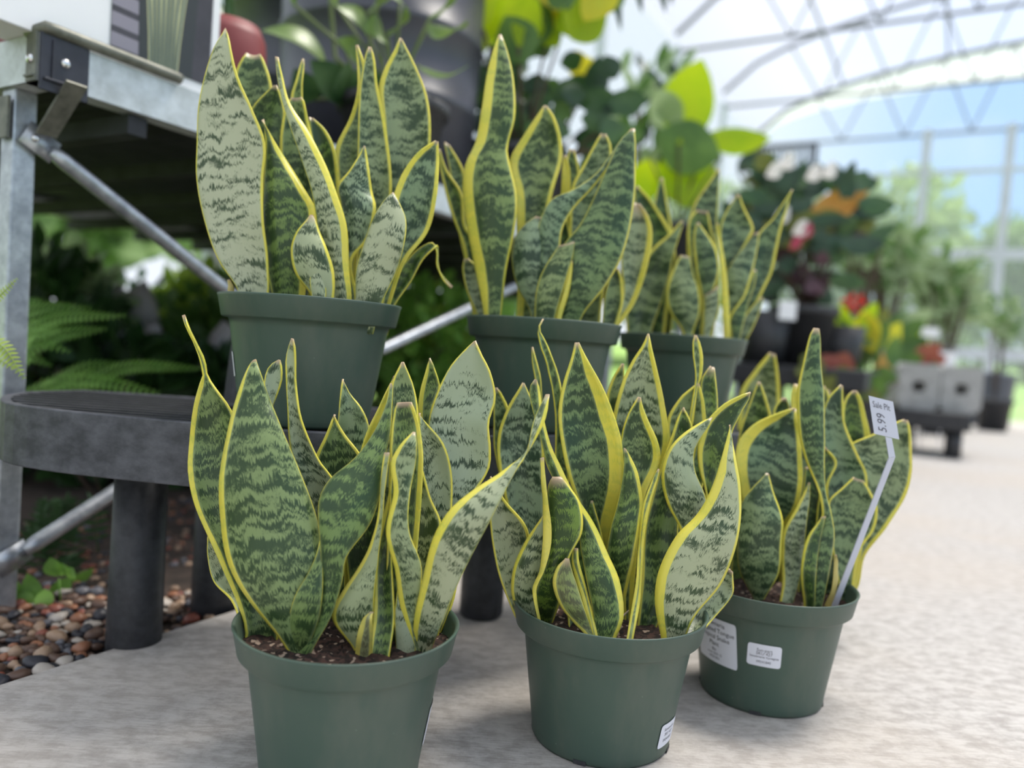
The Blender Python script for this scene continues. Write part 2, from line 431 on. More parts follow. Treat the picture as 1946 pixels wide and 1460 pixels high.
# ------------------------------------------------------------------ floor and ground
ET = 1.775                                            # lateral position of the slab's left edge
b = MB(); P = [hp(ET, 13.6, 0), hp(WID, 13.6, 0), hp(WID, 0, 0), hp(ET, 0, 0)]
b.prism([(p.x, p.y) for p in P], -0.08, 0.0)
structure('floor', b.v, b.f, CONC)
EARTH = mat('dark_earth', (0.020, 0.014, 0.010), 0.95, col2=(0.075, 0.050, 0.038), scale=14, bump=0.8)
LAWN = mat('lawn', (0.10, 0.20, 0.03), 0.9, col2=(0.22, 0.36, 0.06), scale=2)
P = [hp(-0.05, 13.6, 0), hp(ET, 13.6, 0), hp(ET, 0, 0), hp(-0.05, 0, 0)]
structure('trim_12', [Vector((p.x, p.y, -0.018)) for p in P], [(0, 1, 2, 3)], EARTH, 'dark planting bed soil beside the concrete')
# lawn outside with a gentle bank beyond the gable
vs = []; fs = []; n = 36
for j in range(n + 1):
    for i in range(n + 1):
        t = -45 + 100 * i / n; s = 25 - 75 * j / n
        z = -0.10 + (max(0, min(1, (-s - 0.5) / 6)) * 0.55 + max(0, (-s - 6)) * 0.03 if s < 0 else 0)
        if t < 0: z = max(z, -0.1 + min(0.2, -t * 0.08))
        p = hp(t, s, z); vs.append(p)
for j in range(n):
    for i in range(n): fs.append((j * (n + 1) + i, j * (n + 1) + i + 1, (j + 1) * (n + 1) + i + 1, (j + 1) * (n + 1) + i))
structure('trim_13', vs, fs, LAWN, 'lawn outside the glasshouse', smooth=True)

# ------------------------------------------------------------------ green pots
PR = [(0.0, 0.004), (0.070, 0.004), (0.0775, 0.0), (0.0800, 0.004), (0.0805, 0.012), (0.0965, 0.120), (0.0985, 0.1265), (0.1055, 0.1275), (0.1070, 0.1290), (0.1115, 0.1520),
      (0.1128, 0.1545), (0.1118, 0.1555), (0.1092, 0.1545), (0.1075, 0.150), (0.1035, 0.132), (0.093, 0.126), (0.080, 0.02)]
def pot_body_r(z): return 0.0805 + (0.0965 - 0.0805) * (z - 0.012) / 0.108
def green_pot(root, c, sc_=1.0):
    b = MB(); b.lathe([(r * sc_, z) for r, z in PR], c, 96)
    o = child('pot', b.v, b.f, POTG, root)
    # drainage notches: dark little slots moulded at the foot
    for k in range(4):
        b = MB(); a = R(248 + 90 * k); d = Vector((math.cos(a), math.sin(a), 0)); t = Vector((-d.y, d.x, 0))
        b.box(Vector(c) + d * (0.0793 * sc_) + Vector((0, 0, 0.0032)), (0.014, 0.0022, 0.0045), t)
        child('drain_notch', b.v, b.f, MATS['black_plastic'], o, False)
    return o
def soil(root, c, z, r=0.104, seed=0):
    rg = random.Random(seed); vs = []; fs = []; nr, na = 14, 48
    for i in range(nr + 1):
        for k in range(na):
            rr = r * i / nr; a = 2 * math.pi * k / na
            vs.append(Vector(c) + Vector((rr * math.cos(a), rr * math.sin(a), z + (rg.uniform(-0.002, 0.003) if i else 0))))
    for i in range(nr):
        for k in range(na): fs.append((i * na + k, i * na + (k + 1) % na, (i + 1) * na + (k + 1) % na, (i + 1) * na + k))
    return child('soil', vs, fs, SOIL, root)

class Plant:
    def __init__(s, name, label, px, Y, base_z, org, scale, seed, group):
        s.z0 = base_z; rim = base_z + 0.155
        p = F(px, 600, Y); d = ray(px, 600)
        # axis passes the rim height at this pixel column
        lo, hi = 0, 1460
        for _ in range(40):
            mid = (lo + hi) / 2
            if F(px, mid, Y).z > rim: lo = mid
            else: hi = mid
        p = F(px, lo, Y); s.c = Vector((p.x, Y, base_z)); s.Y = Y; s.soilz = base_z + 0.132
        s.root = thing(name, label, 'potted plant', s.c, group)
        s.pot = green_pot(s.root, s.c); s.soil = soil(s.root, s.c, 0.132, seed=seed)
        s.ox, s.oy = org; s.sc = scale; s.seed = seed; s.k = 0
    def P(s, x, y): return s.ox + x / s.sc, s.oy + y / s.sc
    def leaf(s, rows, d=(0, 0), m=(.2, .2), t=.6, b=.2, ch=None, tip=1, dry=0.0, name='leaf', label=None, thick=0.0022):
        s.k += 1; rg = random.Random(s.seed * 100 + s.k)
        n = len(rows); c0 = s.P((rows[0][0] + rows[0][2]) / 2, (rows[0][1] + rows[0][3]) / 2)
        g = G(c0[0], c0[1], s.soilz) if ray(*c0).z < -0.02 else None
        if g is not None and (Vector((g.x, g.y)) - Vector((s.c.x, s.c.y))).length < 0.101: Yb = g.y
        else: Yb = s.Y + max(-0.075, min(0.075, d[0]))
        Ls, Rs = [], []
        for i, r in enumerate(rows):
            u = i / (n - 1)
            Y = Yb + (s.Y + d[0] - Yb) * min(1, u / .35) if u < .35 else s.Y + d[0] + (d[1] - d[0]) * (u - .35) / .65
            l = s.P(r[0], r[1]); q = s.P(r[2], r[3])
            Ls.append(F(l[0], l[1], Y)); Rs.append(F(q[0], q[1], Y + (rg.uniform(-.004, .004) if i else 0)))
        mid = (Ls[0] + Rs[0]) / 2; wv = (Rs[0] - Ls[0])
        q = Vector((mid.x - s.c.x, mid.y - s.c.y, 0))
        if q.length > 0.088: q *= 0.088 / q.length
        nb = s.c + q; nb.z = s.soilz - 0.014
        k = 0.8 if mid.z > s.soilz + 0.02 else 0.95
        if mid.z - nb.z > 0.008:
            wh = Vector((wv.x, wv.y, 0)) * 0.5 * k
            Ls.insert(0, nb - wh); Rs.insert(0, nb + wh)
        NR, NC = 40, 12
        Ls = catmull(Ls, NR); Rs = catmull(Rs, NR)
        if ch is None: ch = 0.20 if d[0] >= 0 else -0.20
        vs = []; uvs = []; mgs = []; drys = []; ln = 0; prev = None; cs = []
        mids = [(a + c) / 2 for a, c in zip(Ls, Rs)]
        tot = sum((mids[i + 1] - mids[i]).length for i in range(NR - 1))
        nprev = None
        for i in range(NR):
            if i: ln += (mids[i] - mids[i - 1]).length
            wv = Rs[i] - Ls[i]; W = wv.length
            tg = (mids[min(i + 1, NR - 1)] - mids[max(i - 1, 0)])
            nrm = wv.cross(tg)
            if nrm.length < 1e-9: nrm = nprev if nprev else Vector((0, 1, 0))
            nrm.normalize()
            if nprev is None:
                if nrm.y < 0: nrm = -nrm
            elif nrm.dot(nprev) < 0: nrm = -nrm
            nprev = nrm
            cW = min(W, 0.06)
            for j in range(NC + 1):
                u = j / NC
                off = ch * cW * (1 - (2 * u - 1) ** 2)
                off += 0.0012 * math.sin(ln * 70 + s.k) * (2 * u - 1)
                vs.append(Ls[i].lerp(Rs[i], u) + nrm * off)
                uvs.append(((u - .5) * max(W, .004), ln))
                ml = min(m[0] * .01, W * .48 if m[0] < 3 else 1); mr = min(m[1] * .01, W * .48 if m[1] < 3 else 1)
                ml = ml * .5 if ml < .0021 else ml * .9; mr = mr * .5 if mr < .0021 else mr * .9; base_f = min(1, ln / (tot * .25) * .55 + .45) * (1 - .45 * max(0, (ln / tot - .75) / .25))
                mgs.append(min(u * W - ml * base_f, (1 - u) * W - mr * base_f))
                dd = dry
                if tip: dd = max(dd, 1 - (tot - ln) / (0.004 * tip))
                drys.append(max(0, min(1, dd)))
        fs = []
        for i in range(NR - 1):
            for j in range(NC):
                a = i * (NC + 1) + j; fs.append((a, a + 1, a + NC + 2, a + NC + 1))
        o = child(name, vs, fs, LEAF, s.root)
        me = o.data; uvl = me.uv_layers.new(name='UVMap')
        for lp in me.loops: uvl.data[lp.index].uv = uvs[lp.vertex_index]
        ca = me.attributes.new('lp', 'FLOAT_COLOR', 'POINT'); sd = rg.random()
        for i, dv in enumerate(drys): ca.data[i].color = (t, b, sd, dv)
        ma = me.attributes.new('mg', 'FLOAT', 'POINT'); ma.data.foreach_set('value', mgs)
        md = o.modifiers.new('thickness', 'SOLIDIFY'); md.thickness = thick; md.offset = 0
        if label: o['label'] = label
        return o

GRP = None
# ---------------- front left plant
p = Plant('potted_snake_plant', 'front left snake plant with twisted dark leaves, its pot cut off by the frame', 663, 0.771, 0, (330, 590), 2.1476, 1, GRP)
P1 = p; lf = p.leaf
lf([[1060,1150,1150,1150],[1060,950,1150,950],[1080,820,1200,790],[1065,680,1285,650],[1045,540,1292,560],[1042,450,1285,460],[1075,340,1312,360],[1130,230,1290,250],[1185,165,1255,180],[1225,125,1232,125]], (.05,.05), (.08,.2), .92, .75)
lf([[600,800,800,800],[640,600,800,600],[668,470,795,470],[678,380,765,400],[685,310,720,340],[690,280,694,285]], (.075,.08), (.05,.05), .6, .8)
lf([[590,850,760,850],[565,660,800,660],[580,595,755,580],[625,500,700,510],[650,440,665,450],[655,425,657,427]], (.06,.065), (.35,.3), .35, .4)
lf([[400,560,430,560],[388,400,405,400],[372,340,420,350],[372,270,440,290],[390,225,442,240],[428,200,433,202]], (.07,.08), (.06,.06), .85, .6)
lf([[600,1250,720,1250],[595,1000,720,1000],[585,860,690,820],[530,720,650,690],[482,580,590,610],[465,430,525,460],[460,300,500,310],[460,200,495,210],[470,150,492,150],[480,115,486,118]], (.035,.02), (.08,.08), .8, .4, tip=2)
lf([[700,1000,900,1000],[740,700,900,700],[765,575,890,560],[800,470,900,450],[850,370,910,360],[885,300,905,290],[900,270,903,270]], (.05,.05), (.8,.1), .6, .2)
lf([[880,700,1010,700],[885,500,1000,500],[888,370,992,380],[895,290,975,300],[920,235,950,240],[932,212,938,212]], (.03,.03), (.15,.12), .5, .3)
lf([[1000,600,1060,600],[1000,400,1050,420],[1010,320,1085,310],[1030,250,1070,255],[1043,195,1047,195]], (.08,.08), (.5,.1), .3, .2, tip=2)
lf([[1000,1150,1100,1150],[1000,950,1125,900],[1010,800,1135,780],[1010,640,1132,660],[1005,520,1100,545],[1000,440,1030,460],[1000,420,1004,422]], (.035,.035), (.1,.1), .85, .6)
lf([[950,1250,1040,1250],[945,1000,1060,1050],[945,880,1090,880],[958,740,1045,760],[975,640,1015,650],[990,590,995,592]], (.012,.012), (.1,.15), .65, .1)
lf([[870,1000,990,1000],[880,800,1010,760],[885,620,1015,600],[893,480,1003,480],[905,392,980,400],[912,378,970,376]], (.0,.0), (.2,.45), .3, .2, tip=1.5)
lf([[800,1410,880,1405],[815,1250,900,1250],[822,1000,890,1000],[850,860,900,860],[880,740,905,740],[885,600,900,600]], (.0,.0), (.35,.1), .2, .2)
lf([[740,1000,860,1000],[720,1180,860,1180],[700,860,860,860],[740,760,850,760],[800,700,840,700]][1:], (.03,.03), (.1,.1), .15, .3)
lf([[290,1290,420,1390],[200,1050,420,1150],[95,820,330,900],[60,660,280,700],[62,540,265,560],[82,400,238,420],[108,300,168,320],[122,258,137,262],[100,190,125,200],[75,120,92,130],[50,60,60,75],[38,20,42,20]], (.03,.02), (.4,.12), .35, .25, tip=2)
lf([[285,1310,380,1340],[240,1190,340,1200],[160,1100,320,1120],[135,1000,280,1020],[138,930,200,950],[142,915,150,915]], (.045,.05), (.1,.1), .75, .2)
lf([[910,1390,985,1390],[905,1240,1000,1240],[925,1060,1010,1090],[925,960,985,1030],[918,880,940,930],[915,835,920,840]], (-.015,-.01), (.08,.15), .9, .5)
lf([[740,1390,800,1400],[650,1250,810,1250],[690,1150,820,1130],[750,1060,830,1050],[805,960,840,950],[835,850,850,850],[845,700,870,700],[862,580,880,580]], (-.02,-.01), (.6,.1), .7, .1)
lf([[985,1390,1005,1395],[925,1200,1000,1200],[905,1050,1010,1050],[870,900,960,900],[900,740,965,740],[890,620,985,620],[920,560,990,550],[965,510,985,510],[980,498,982,498]], (-.03,-.02), (.6,.1), .65, .3)
lf([[745,1400,805,1415],[750,1330,810,1330],[775,1260,812,1260],[805,1232,812,1232]], (-.04,-.04), (.5,.3), .5, 0, dry=.25)
lf([[470,1390,540,1400],[300,1170,590,1180],[215,1000,600,1000],[190,800,585,850],[195,640,510,650],[225,480,440,480],[265,340,385,350],[305,235,350,245],[322,208,335,206]], (-.02,.02), (.65,.05), .42, .25, tip=1.5)
lf([[475,1385,540,1400],[472,1270,590,1260],[500,1165,605,1150],[560,1060,608,1050],[598,950,610,940],[604,875,608,875]], (-.045,-.02), (.1,.05), .3, .2)
lf([[505,1400,560,1400],[590,1260,640,1250],[605,1100,690,1090],[600,950,705,1005],[595,780,800,870],[640,690,840,750],[740,605,862,600],[820,500,882,500],[870,380,890,370],[886,300,892,300]], (-.035,.03), (.06,.06), .25, .35)
lf([[980,1390,1050,1385],[985,1260,1100,1260],[1020,1090,1165,1100],[1065,920,1240,950],[1130,815,1310,820],[1224,735,1380,680],[1340,665,1405,635],[1425,600,1440,585],[1500,480,1462,480],[1527,400,1495,395],[1528,344,1524,344]], (-.05,.0), (.75,.05), .85, .15)

# ---------------- front middle plant
p = Plant('potted_snake_plant', 'front centre snake plant in green pot with a torn brown-edged leaf', 1158, 0.882, 0, (900, 590), 2.213, 2, GRP)
P2 = p; lf = p.leaf
lf([[90,600,150,600],[85,450,152,440],[90,340,120,360],[92,325,95,330]], (.075,.075), (.1,.4), .5, .4)
lf([[265,450,290,450],[262,300,284,300],[248,220,265,220],[244,155,248,155]], (.07,.07), (.1,.1), .4, .3, tip=2)
lf([[560,500,620,500],[560,360,620,350],[585,290,630,290],[625,225,632,225]], (.075,.075), (.35,.1), .5, .2)
lf([[950,500,1020,480],[958,380,1025,380],[960,290,1018,290],[995,235,1015,240]], (.085,.09), (.05,.1), .2, .2, tip=3)
lf([[830,700,960,700],[815,470,975,480],[870,370,970,400],[920,325,960,345],[942,305,948,307]], (.07,.07), (.35,.45), .55, .3)
lf([[930,320,945,320],[935,280,958,270],[925,200,963,200],[925,130,950,135],[932,103,938,105]], (.07,.07), (.1,.4), .5, .2)
lf([[600,900,760,900],[590,650,800,660],[585,480,818,540],[620,320,800,380],[665,220,765,230],[715,140,745,145],[733,98,738,98]], (.05,.05), (.4,.6), .8, .4)
lf([[200,1250,280,1250],[180,1000,290,1000],[130,780,296,800],[100,600,292,640],[110,500,285,520],[150,400,260,420],[190,335,228,340],[208,305,213,305]], (.035,.035), (.3,.1), .7, .9)
lf([[340,700,400,700],[345,450,372,450],[328,320,368,330],[310,230,348,250],[282,150,315,160],[270,95,288,100],[268,80,272,78],[290,36,294,36]], (.04,.04), (.12,.12), .3, .3, tip=3)
lf([[690,1330,770,1330],[705,1150,850,1150],[720,900,860,900],[780,680,880,680],[830,540,915,540],[860,450,915,480],[878,408,884,410]], (.02,.02), (.3,.1), .25, .3)
lf([[950,900,1040,900],[980,780,1000,780],[950,660,1030,680],[945,570,1070,580],[975,480,1090,500],[1050,400,1130,420],[1120,360,1160,375],[1163,345,1168,347]], (.02,.02), (.7,.1), .2, .2)
lf([[520,1250,570,1250],[500,1000,560,1000],[450,850,600,860],[400,700,628,730],[370,560,622,560],[358,430,585,430],[375,320,540,320],[402,230,490,230],[425,160,455,165],[432,135,440,135]], (.0,.0), (.35,1.7), .32, .6, tip=1.5)
lf([[640,1000,690,1000],[620,800,720,780],[612,640,782,640],[625,520,775,560],[650,440,735,470],[680,385,712,410],[695,365,700,368]], (.015,.015), (.12,.8), .42, .4)
lf([[870,1390,930,1390],[885,1260,1005,1300],[950,1150,1088,1200],[1000,1080,1090,1130],[1080,1090,1088,1100]], (.0,.0), (.1,.06), .8, .5)
lf([[170,1280,240,1290],[110,1120,230,1150],[80,980,235,980],[70,880,215,900],[80,800,130,800],[60,720,70,700]], (.0,.0), (.2,.25), .85, .3)
lf([[190,1290,270,1310],[160,1180,260,1200],[170,1080,280,1080],[215,980,300,980],[260,910,310,920],[295,860,300,860]], (-.02,-.02), (.35,.1), .75, .2)
lf([[880,1150,960,1150],[870,930,960,930],[815,810,975,800],[792,700,930,680],[815,600,925,600],[870,530,950,540],[960,470,985,490],[1000,452,1004,456]], (-.005,.01), (.35,.12), .78, .5)
lf([[400,1330,560,1340],[390,1150,560,1150],[400,950,540,950],[430,800,500,800]], (.02,.02), (.2,.1), .15, .3)
lf([[600,1300,640,1300],[600,1180,640,1190],[565,1030,675,1040],[575,930,700,900],[605,820,708,810],[628,700,690,690],[635,620,660,620],[634,580,640,582]], (-.012,-.012), (.1,.45), .22, .2)
lf([[640,1410,665,1410],[675,1200,700,1200],[695,1000,715,1000],[715,820,740,820],[760,700,778,690],[778,668,782,668]], (-.02,-.02), (.25,.5), .4, 0)
lf([[510,1395,590,1395],[505,1280,628,1290],[480,1150,612,1140],[455,1020,565,1030],[435,900,500,890],[370,770,420,770],[310,650,360,650],[285,540,320,560],[250,420,290,440],[238,330,275,330],[258,290,268,292]], (-.035,-.01), (.1,.75), .25, .2)
lf([[505,1395,525,1395],[450,1200,480,1200],[415,1060,445,1060],[420,1000,440,1000]], (-.045,-.045), (.4,.3), .45, 0)
lf([[270,1290,330,1320],[265,1180,370,1200],[310,1050,400,1040],[320,930,455,930],[312,800,445,810],[318,730,400,740],[335,700,365,700]], (-.05,-.05), (.1,.3), .1, 0, tip=3, label='dark leaf with a torn dry tip')
lf([[250,1180,262,1180],[280,1090,300,1095],[295,950,325,960],[292,800,315,800],[285,700,300,700],[285,620,292,620]], (-.056,-.056), (5,5), .4, 0, dry=.12)
lf([[490,1395,510,1395],[420,1310,490,1330],[365,1240,460,1240],[335,1150,430,1150],[350,1080,410,1090],[385,1040,400,1045]], (-.06,-.06), (.4,.1), .25, 0, tip=3, dry=.15, label='torn leaf with a curled tan edge')
lf([[795,1410,880,1405],[765,1230,930,1280],[780,1090,1040,1150],[850,955,1095,1010],[940,860,1122,860],[1005,740,1120,740],[1045,620,1100,630],[1068,530,1085,560],[1076,480,1079,482]], (-.05,-.02), (1.0,.35), .85, .1)

# ---------------- front right plant with labels
p = Plant('potted_snake_plant', 'front right snake plant, two white labels on its green pot', 1462, 1.03, 0, (1340, 610), 2.517, 3, GRP)
P3 = p; lf = p.leaf
lf([[670,800,780,750],[660,600,790,560],[657,450,770,450],[675,370,745,370],[708,335,722,335]], (.08,.08), (.3,.8), .2, .1)
lf([[330,500,410,500],[330,420,405,420],[370,370,390,370]], (.08,.08), (.3,.1), .2, .3)
lf([[415,450,450,450],[412,350,445,350],[430,300,440,305]], (.08,.08), (3,3), .5, 0)
lf([[150,700,330,700],[165,540,325,500],[225,370,300,400],[255,290,265,292]], (.07,.07), (.2,.35), .3, .2)
lf([[560,420,600,420],[562,350,590,350],[568,310,575,310]], (.08,.08), (.3,.3), .3, .2)
lf([[600,1150,700,1150],[590,950,760,900],[580,780,775,740],[568,600,730,640],[567,450,670,500],[590,370,662,400],[650,305,660,310]], (.035,.035), (.05,.25), .5, .95)
lf([[650,1300,720,1290],[680,1100,770,1120],[720,950,880,970],[740,800,955,850],[720,660,988,720],[690,600,990,610],[800,545,985,540],[910,488,975,490],[955,472,968,476]], (.045,.045), (.2,.4), .62, .45)
lf([[540,900,590,900],[560,760,590,780],[565,680,632,680],[567,600,580,612]], (.02,.02), (.1,.35), .2, .3)
lf([[450,1250,540,1250],[455,1050,560,1050],[470,800,570,800],[480,700,560,700]], (.03,.03), (.1,.1), .15, .5)
lf([[640,1360,700,1340],[650,1250,735,1200],[690,1130,750,1090],[735,1070,750,1060]], (.02,.02), (.2,.3), .75, .1)
lf([[640,1340,700,1330],[620,1150,740,1100],[600,980,810,1000],[590,870,825,900],[660,800,790,820],[715,748,755,765]], (.0,.0), (.2,.3), .45, .6)
lf([[300,1250,370,1250],[240,1050,370,1030],[180,880,440,900],[145,720,468,760],[155,590,460,640],[230,500,450,530],[330,450,440,470],[425,418,438,422]], (.0,.02), (2.0,.6), .45, .95)
lf([[355,1350,420,1350],[370,1250,445,1250],[365,1100,470,1100],[372,1010,485,950],[440,890,495,850],[498,775,502,775]], (-.015,-.01), (.35,.1), .75, .5)
lf([[235,1335,280,1335],[165,1190,350,1200],[155,1040,365,1040],[170,890,368,950],[225,800,325,820],[270,755,312,770],[296,730,301,731]], (-.035,-.03), (.12,.3), .5, .5)
lf([[490,1370,555,1370],[510,1200,600,1160],[520,1050,615,1030],[560,930,602,920],[535,800,578,830],[480,660,568,700],[450,550,570,560],[440,430,568,430],[446,310,560,310],[470,190,552,190],[500,75,550,90],[520,35,545,38]], (-.03,-.03), (.3,.15), .3, .6, tip=2)
lf([[475,1370,520,1370],[458,1190,530,1200],[490,1040,545,1050],[560,940,575,935]], (-.045,-.04), (.3,.1), .15, .2)
lf([[570,1370,600,1370],[600,1290,632,1260],[615,1180,632,1180],[622,1120,630,1120]], (-.04,-.04), (3,3), .5, 0, dry=.5, label='dry tan leaf sheath')

# ---------------- upper left plant on the bench
SZ = 0.33
p = Plant('potted_snake_plant', 'snake plant in green pot on left end of the low black bench', 593, 0.975, SZ, (340, 30), 2.517, 4, GRP)
PUL = p; lf = p.leaf
lf([[250,900,440,900],[250,450,450,450],[272,270,440,320],[310,195,400,200],[322,180,388,180]], (.07,.08), (.3,.35), .45, .2, tip=1.5)
lf([[520,900,600,900],[535,390,590,380],[565,290,590,300],[592,205,600,205]], (.07,.07), (.4,.1), .3, .2, tip=2)
lf([[960,950,1130,950],[975,700,1190,700],[965,500,1203,520],[957,350,1182,370],[985,250,1135,250],[1035,155,1085,150],[1058,104,1064,106]], (.07,.08), (.7,.22), .62, .45)
lf([[760,900,870,900],[750,640,870,640],[820,480,880,480],[855,360,885,360],[850,230,888,235],[845,140,855,140]], (.065,.07), (.5,.5), .45, .2)
lf([[860,1000,1010,1000],[858,750,1015,780],[860,500,985,510],[870,330,948,330],[890,200,935,205],[908,148,920,150]], (.05,.055), (.1,.3), .6, .4, tip=2)
lf([[330,900,500,900],[330,600,500,600],[345,455,500,450],[420,365,480,370],[455,332,465,332]], (.05,.05), (.2,.15), .25, .3)
lf([[680,900,770,900],[660,780,765,790],[640,640,745,640],[628,540,700,545],[622,485,640,488]], (.04,.04), (.1,.4), .1, .3)
lf([[480,1000,660,1000],[480,800,650,800],[482,620,650,640],[500,480,620,520],[525,400,595,400],[540,388,585,390]], (.025,.025), (.3,.35), .4, .3)
lf([[985,1380,1030,1388],[1020,1270,1110,1270],[1090,1170,1165,1170],[1150,1110,1215,1118],[1210,1085,1240,1100],[1232,1130,1242,1140],[1235,1200,1243,1200],[1265,1260,1272,1256],[1305,1302,1308,1298]], (.03,.04), (.1,.1), .1, .3, tip=4)
lf([[960,1370,1010,1380],[960,1200,1080,1180],[990,1000,1190,1030],[1030,850,1232,860],[1070,750,1240,750],[1150,650,1243,670],[1228,598,1240,602]], (.0,.01), (.7,.5), .5, .85)
lf([[450,1335,600,1340],[415,1180,620,1180],[400,1000,655,1000],[402,850,650,920],[408,740,600,830],[415,640,525,710],[415,570,455,600],[405,510,415,520],[400,497,402,497]], (-.01,.0), (.3,.9), .22, .2, tip=3)
lf([[800,1350,850,1350],[790,1180,830,1170],[790,1050,900,1070],[770,900,942,930],[755,820,925,850],[820,740,910,750],[865,670,900,680],[888,622,893,625]], (-.015,-.01), (.4,.35), .65, .85)
lf([[720,1360,825,1360],[700,1200,812,1200],[665,1000,800,1000],[635,830,750,840],[590,690,690,690],[530,520,610,540],[495,400,530,420],[472,290,495,290],[465,195,475,200]], (-.04,.0), (.1,.8), .8, .1, tip=2)
lf([[285,1325,430,1330],[190,1170,425,1170],[120,980,405,980],[85,780,400,780],[84,600,412,610],[95,430,350,450],[125,270,285,300],[165,160,250,170],[205,95,236,100],[221,62,226,62]], (-.03,-.01), (.18,.25), .97, .15, ch=.1)
lf([[845,1350,970,1375],[850,1220,1035,1230],[890,1080,1080,1080],[930,970,1085,980],[975,900,1055,900],[1022,848,1028,850]], (-.05,-.04), (.12,.15), .88, .15)
lf([[640,1352,740,1355],[560,1230,740,1230],[537,1120,710,1120],[560,1040,675,1040],[610,980,655,985],[628,955,640,955]], (-.06,-.055), (.4,.3), .8, .2, tip=3)
lf([[640,1355,700,1355],[630,1250,700,1250],[670,1170,690,1170],[683,1130,687,1130]], (-.068,-.066), (.15,.1), .85, .2)
lf([[238,1320,262,1325],[240,1290,258,1290],[236,1262,242,1262]], (-.02,-.02), (3,3), .5, 0, dry=.6, label='dry brown leaf stub')

# ---------------- upper middle plant on the bench
p = Plant('potted_snake_plant', 'snake plant in middle of black bench, tallest leaf with gold left stripe', 1034, 1.117, SZ, (820, 40), 2.433, 5, GRP)
PUM = p; lf = p.leaf
lf([[600,850,680,850],[620,680,682,690],[640,590,660,595]], (.08,.08), (.1,.3), .3, .3)
lf([[600,800,640,800],[605,700,640,700],[608,620,622,620]], (.07,.07), (3,3), .5, 0)
lf([[640,900,830,900],[650,770,835,770],[700,670,832,680],[765,550,828,570],[785,520,805,520]], (.06,.06), (.35,.3), .55, .5, tip=2)
lf([[100,850,160,850],[90,720,150,700],[60,560,80,570]], (.08,.08), (.1,.3), .5, .8)
lf([[180,1300,260,1300],[150,1050,240,1050],[90,880,160,960],[55,750,140,800],[35,640,70,690],[30,590,36,592]], (.05,.05), (.3,.3), .25, .2)
lf([[880,1300,940,1300],[880,1100,1010,1080],[900,960,1020,970],[930,870,1000,900],[940,840,960,845]], (.07,.08), (.1,.8), .7, .3, tip=7)
lf([[400,1200,520,1200],[395,950,530,950],[390,780,560,790],[362,650,602,640],[420,540,598,540],[485,440,565,440],[522,390,530,390]], (.02,.03), (1.3,.5), .42, .2)
lf([[210,1360,250,1360],[165,1250,240,1250],[145,1150,220,1150],[150,1100,170,1100]], (.03,.03), (.15,.1), .8, .5)
lf([[560,1370,640,1370],[560,1150,650,1150],[560,1000,640,1000],[600,900,620,900]], (.03,.03), (.1,.1), .1, .5)
lf([[245,1365,320,1365],[200,1130,345,1150],[165,950,385,950],[145,780,392,800],[160,660,360,660],[205,560,350,590],[235,400,385,440],[255,260,378,270],[285,140,350,140],[312,65,322,65]], (-.03,-.01), (1.6,.3), .35, .1, tip=1.5)
lf([[460,1355,560,1360],[395,1220,560,1200],[373,1100,580,1100],[385,1010,560,1000],[430,945,540,930],[485,905,500,905]], (-.01,-.01), (.15,.1), .65, .9)
lf([[480,1320,530,1330],[490,1200,560,1200],[500,1080,590,1060],[497,950,605,960],[555,830,655,870],[650,785,735,780],[760,710,800,700],[830,620,850,625],[870,560,875,562]], (-.02,-.01), (.12,.25), .5, .95)
lf([[590,1370,690,1375],[590,1220,800,1230],[600,1060,870,1110],[690,940,915,960],[760,800,938,800],[820,660,942,660],[870,560,942,560],[925,500,935,500]], (-.03,-.02), (.15,.25), .35, .55)
lf([[790,1395,860,1395],[800,1280,885,1300],[830,1170,880,1200],[855,1145,862,1145]], (.01,.01), (.1,.3), .45, .3)
lf([[480,1365,570,1370],[485,1260,610,1230],[515,1160,650,1090],[590,1040,660,1020]], (-.05,-.05), (.2,.2), .5, .1)
lf([[575,1372,600,1372],[610,1250,635,1250],[635,1110,650,1110]], (-.045,-.045), (3,3), .5, 0)

# ---------------- upper right plant on the bench
p = Plant('potted_snake_plant', 'blurred snake plant in dark green pot at right end of black bench', 1297, 1.37, SZ, (1160, 280), 2.921, 6, GRP)
PUR = p; lf = p.leaf
lf([[220,700,370,700],[230,450,345,480],[250,290,312,290],[280,168,290,170]], (.08,.08), (.1,.25), .15, .5)
lf([[150,800,340,700],[150,600,340,560],[140,400,335,470],[138,300,230,300],[135,215,150,215]], (.06,.06), (.1,.5), .15, .3)
lf([[430,700,590,700],[430,450,590,450],[470,310,595,330],[550,190,602,220],[600,120,608,122]], (.08,.08), (.3,.1), .5, .6)
lf([[690,1050,760,1050],[720,900,820,860],[780,740,890,710],[800,600,925,570],[825,480,955,430],[900,400,985,330],[960,310,1000,270],[1008,235,1012,238]], (.02,.02), (.15,.35), .4, .8)
lf([[440,800,600,800],[440,600,600,600],[430,480,590,560],[440,400,560,450],[485,345,540,355]], (.03,.03), (.3,.3), .3, .4)
lf([[640,900,700,900],[640,680,690,680],[610,520,780,490],[620,420,795,450],[660,330,745,340],[708,262,716,264]], (.0,.0), (.1,.35), .45, .7)
lf([[90,1000,230,1010],[75,870,280,870],[60,740,330,700],[150,670,350,600],[240,560,380,500],[330,480,400,430],[398,408,404,410]], (.0,.0), (.35,.1), .5, .4)
lf([[640,1000,700,1000],[650,830,760,780],[650,690,800,640],[690,620,820,500],[800,480,820,470]], (-.01,-.01), (.1,.35), .55, .6)
lf([[500,1030,540,1030],[505,850,560,830],[478,700,600,690],[465,580,585,570],[465,480,530,480],[480,420,490,420]], (-.03,-.03), (.35,.35), .4, .6)
lf([[400,1030,460,1030],[330,910,495,920],[313,800,490,800],[345,690,460,700],[390,600,440,610]], (-.045,-.04), (.35,.35), .55, .3)
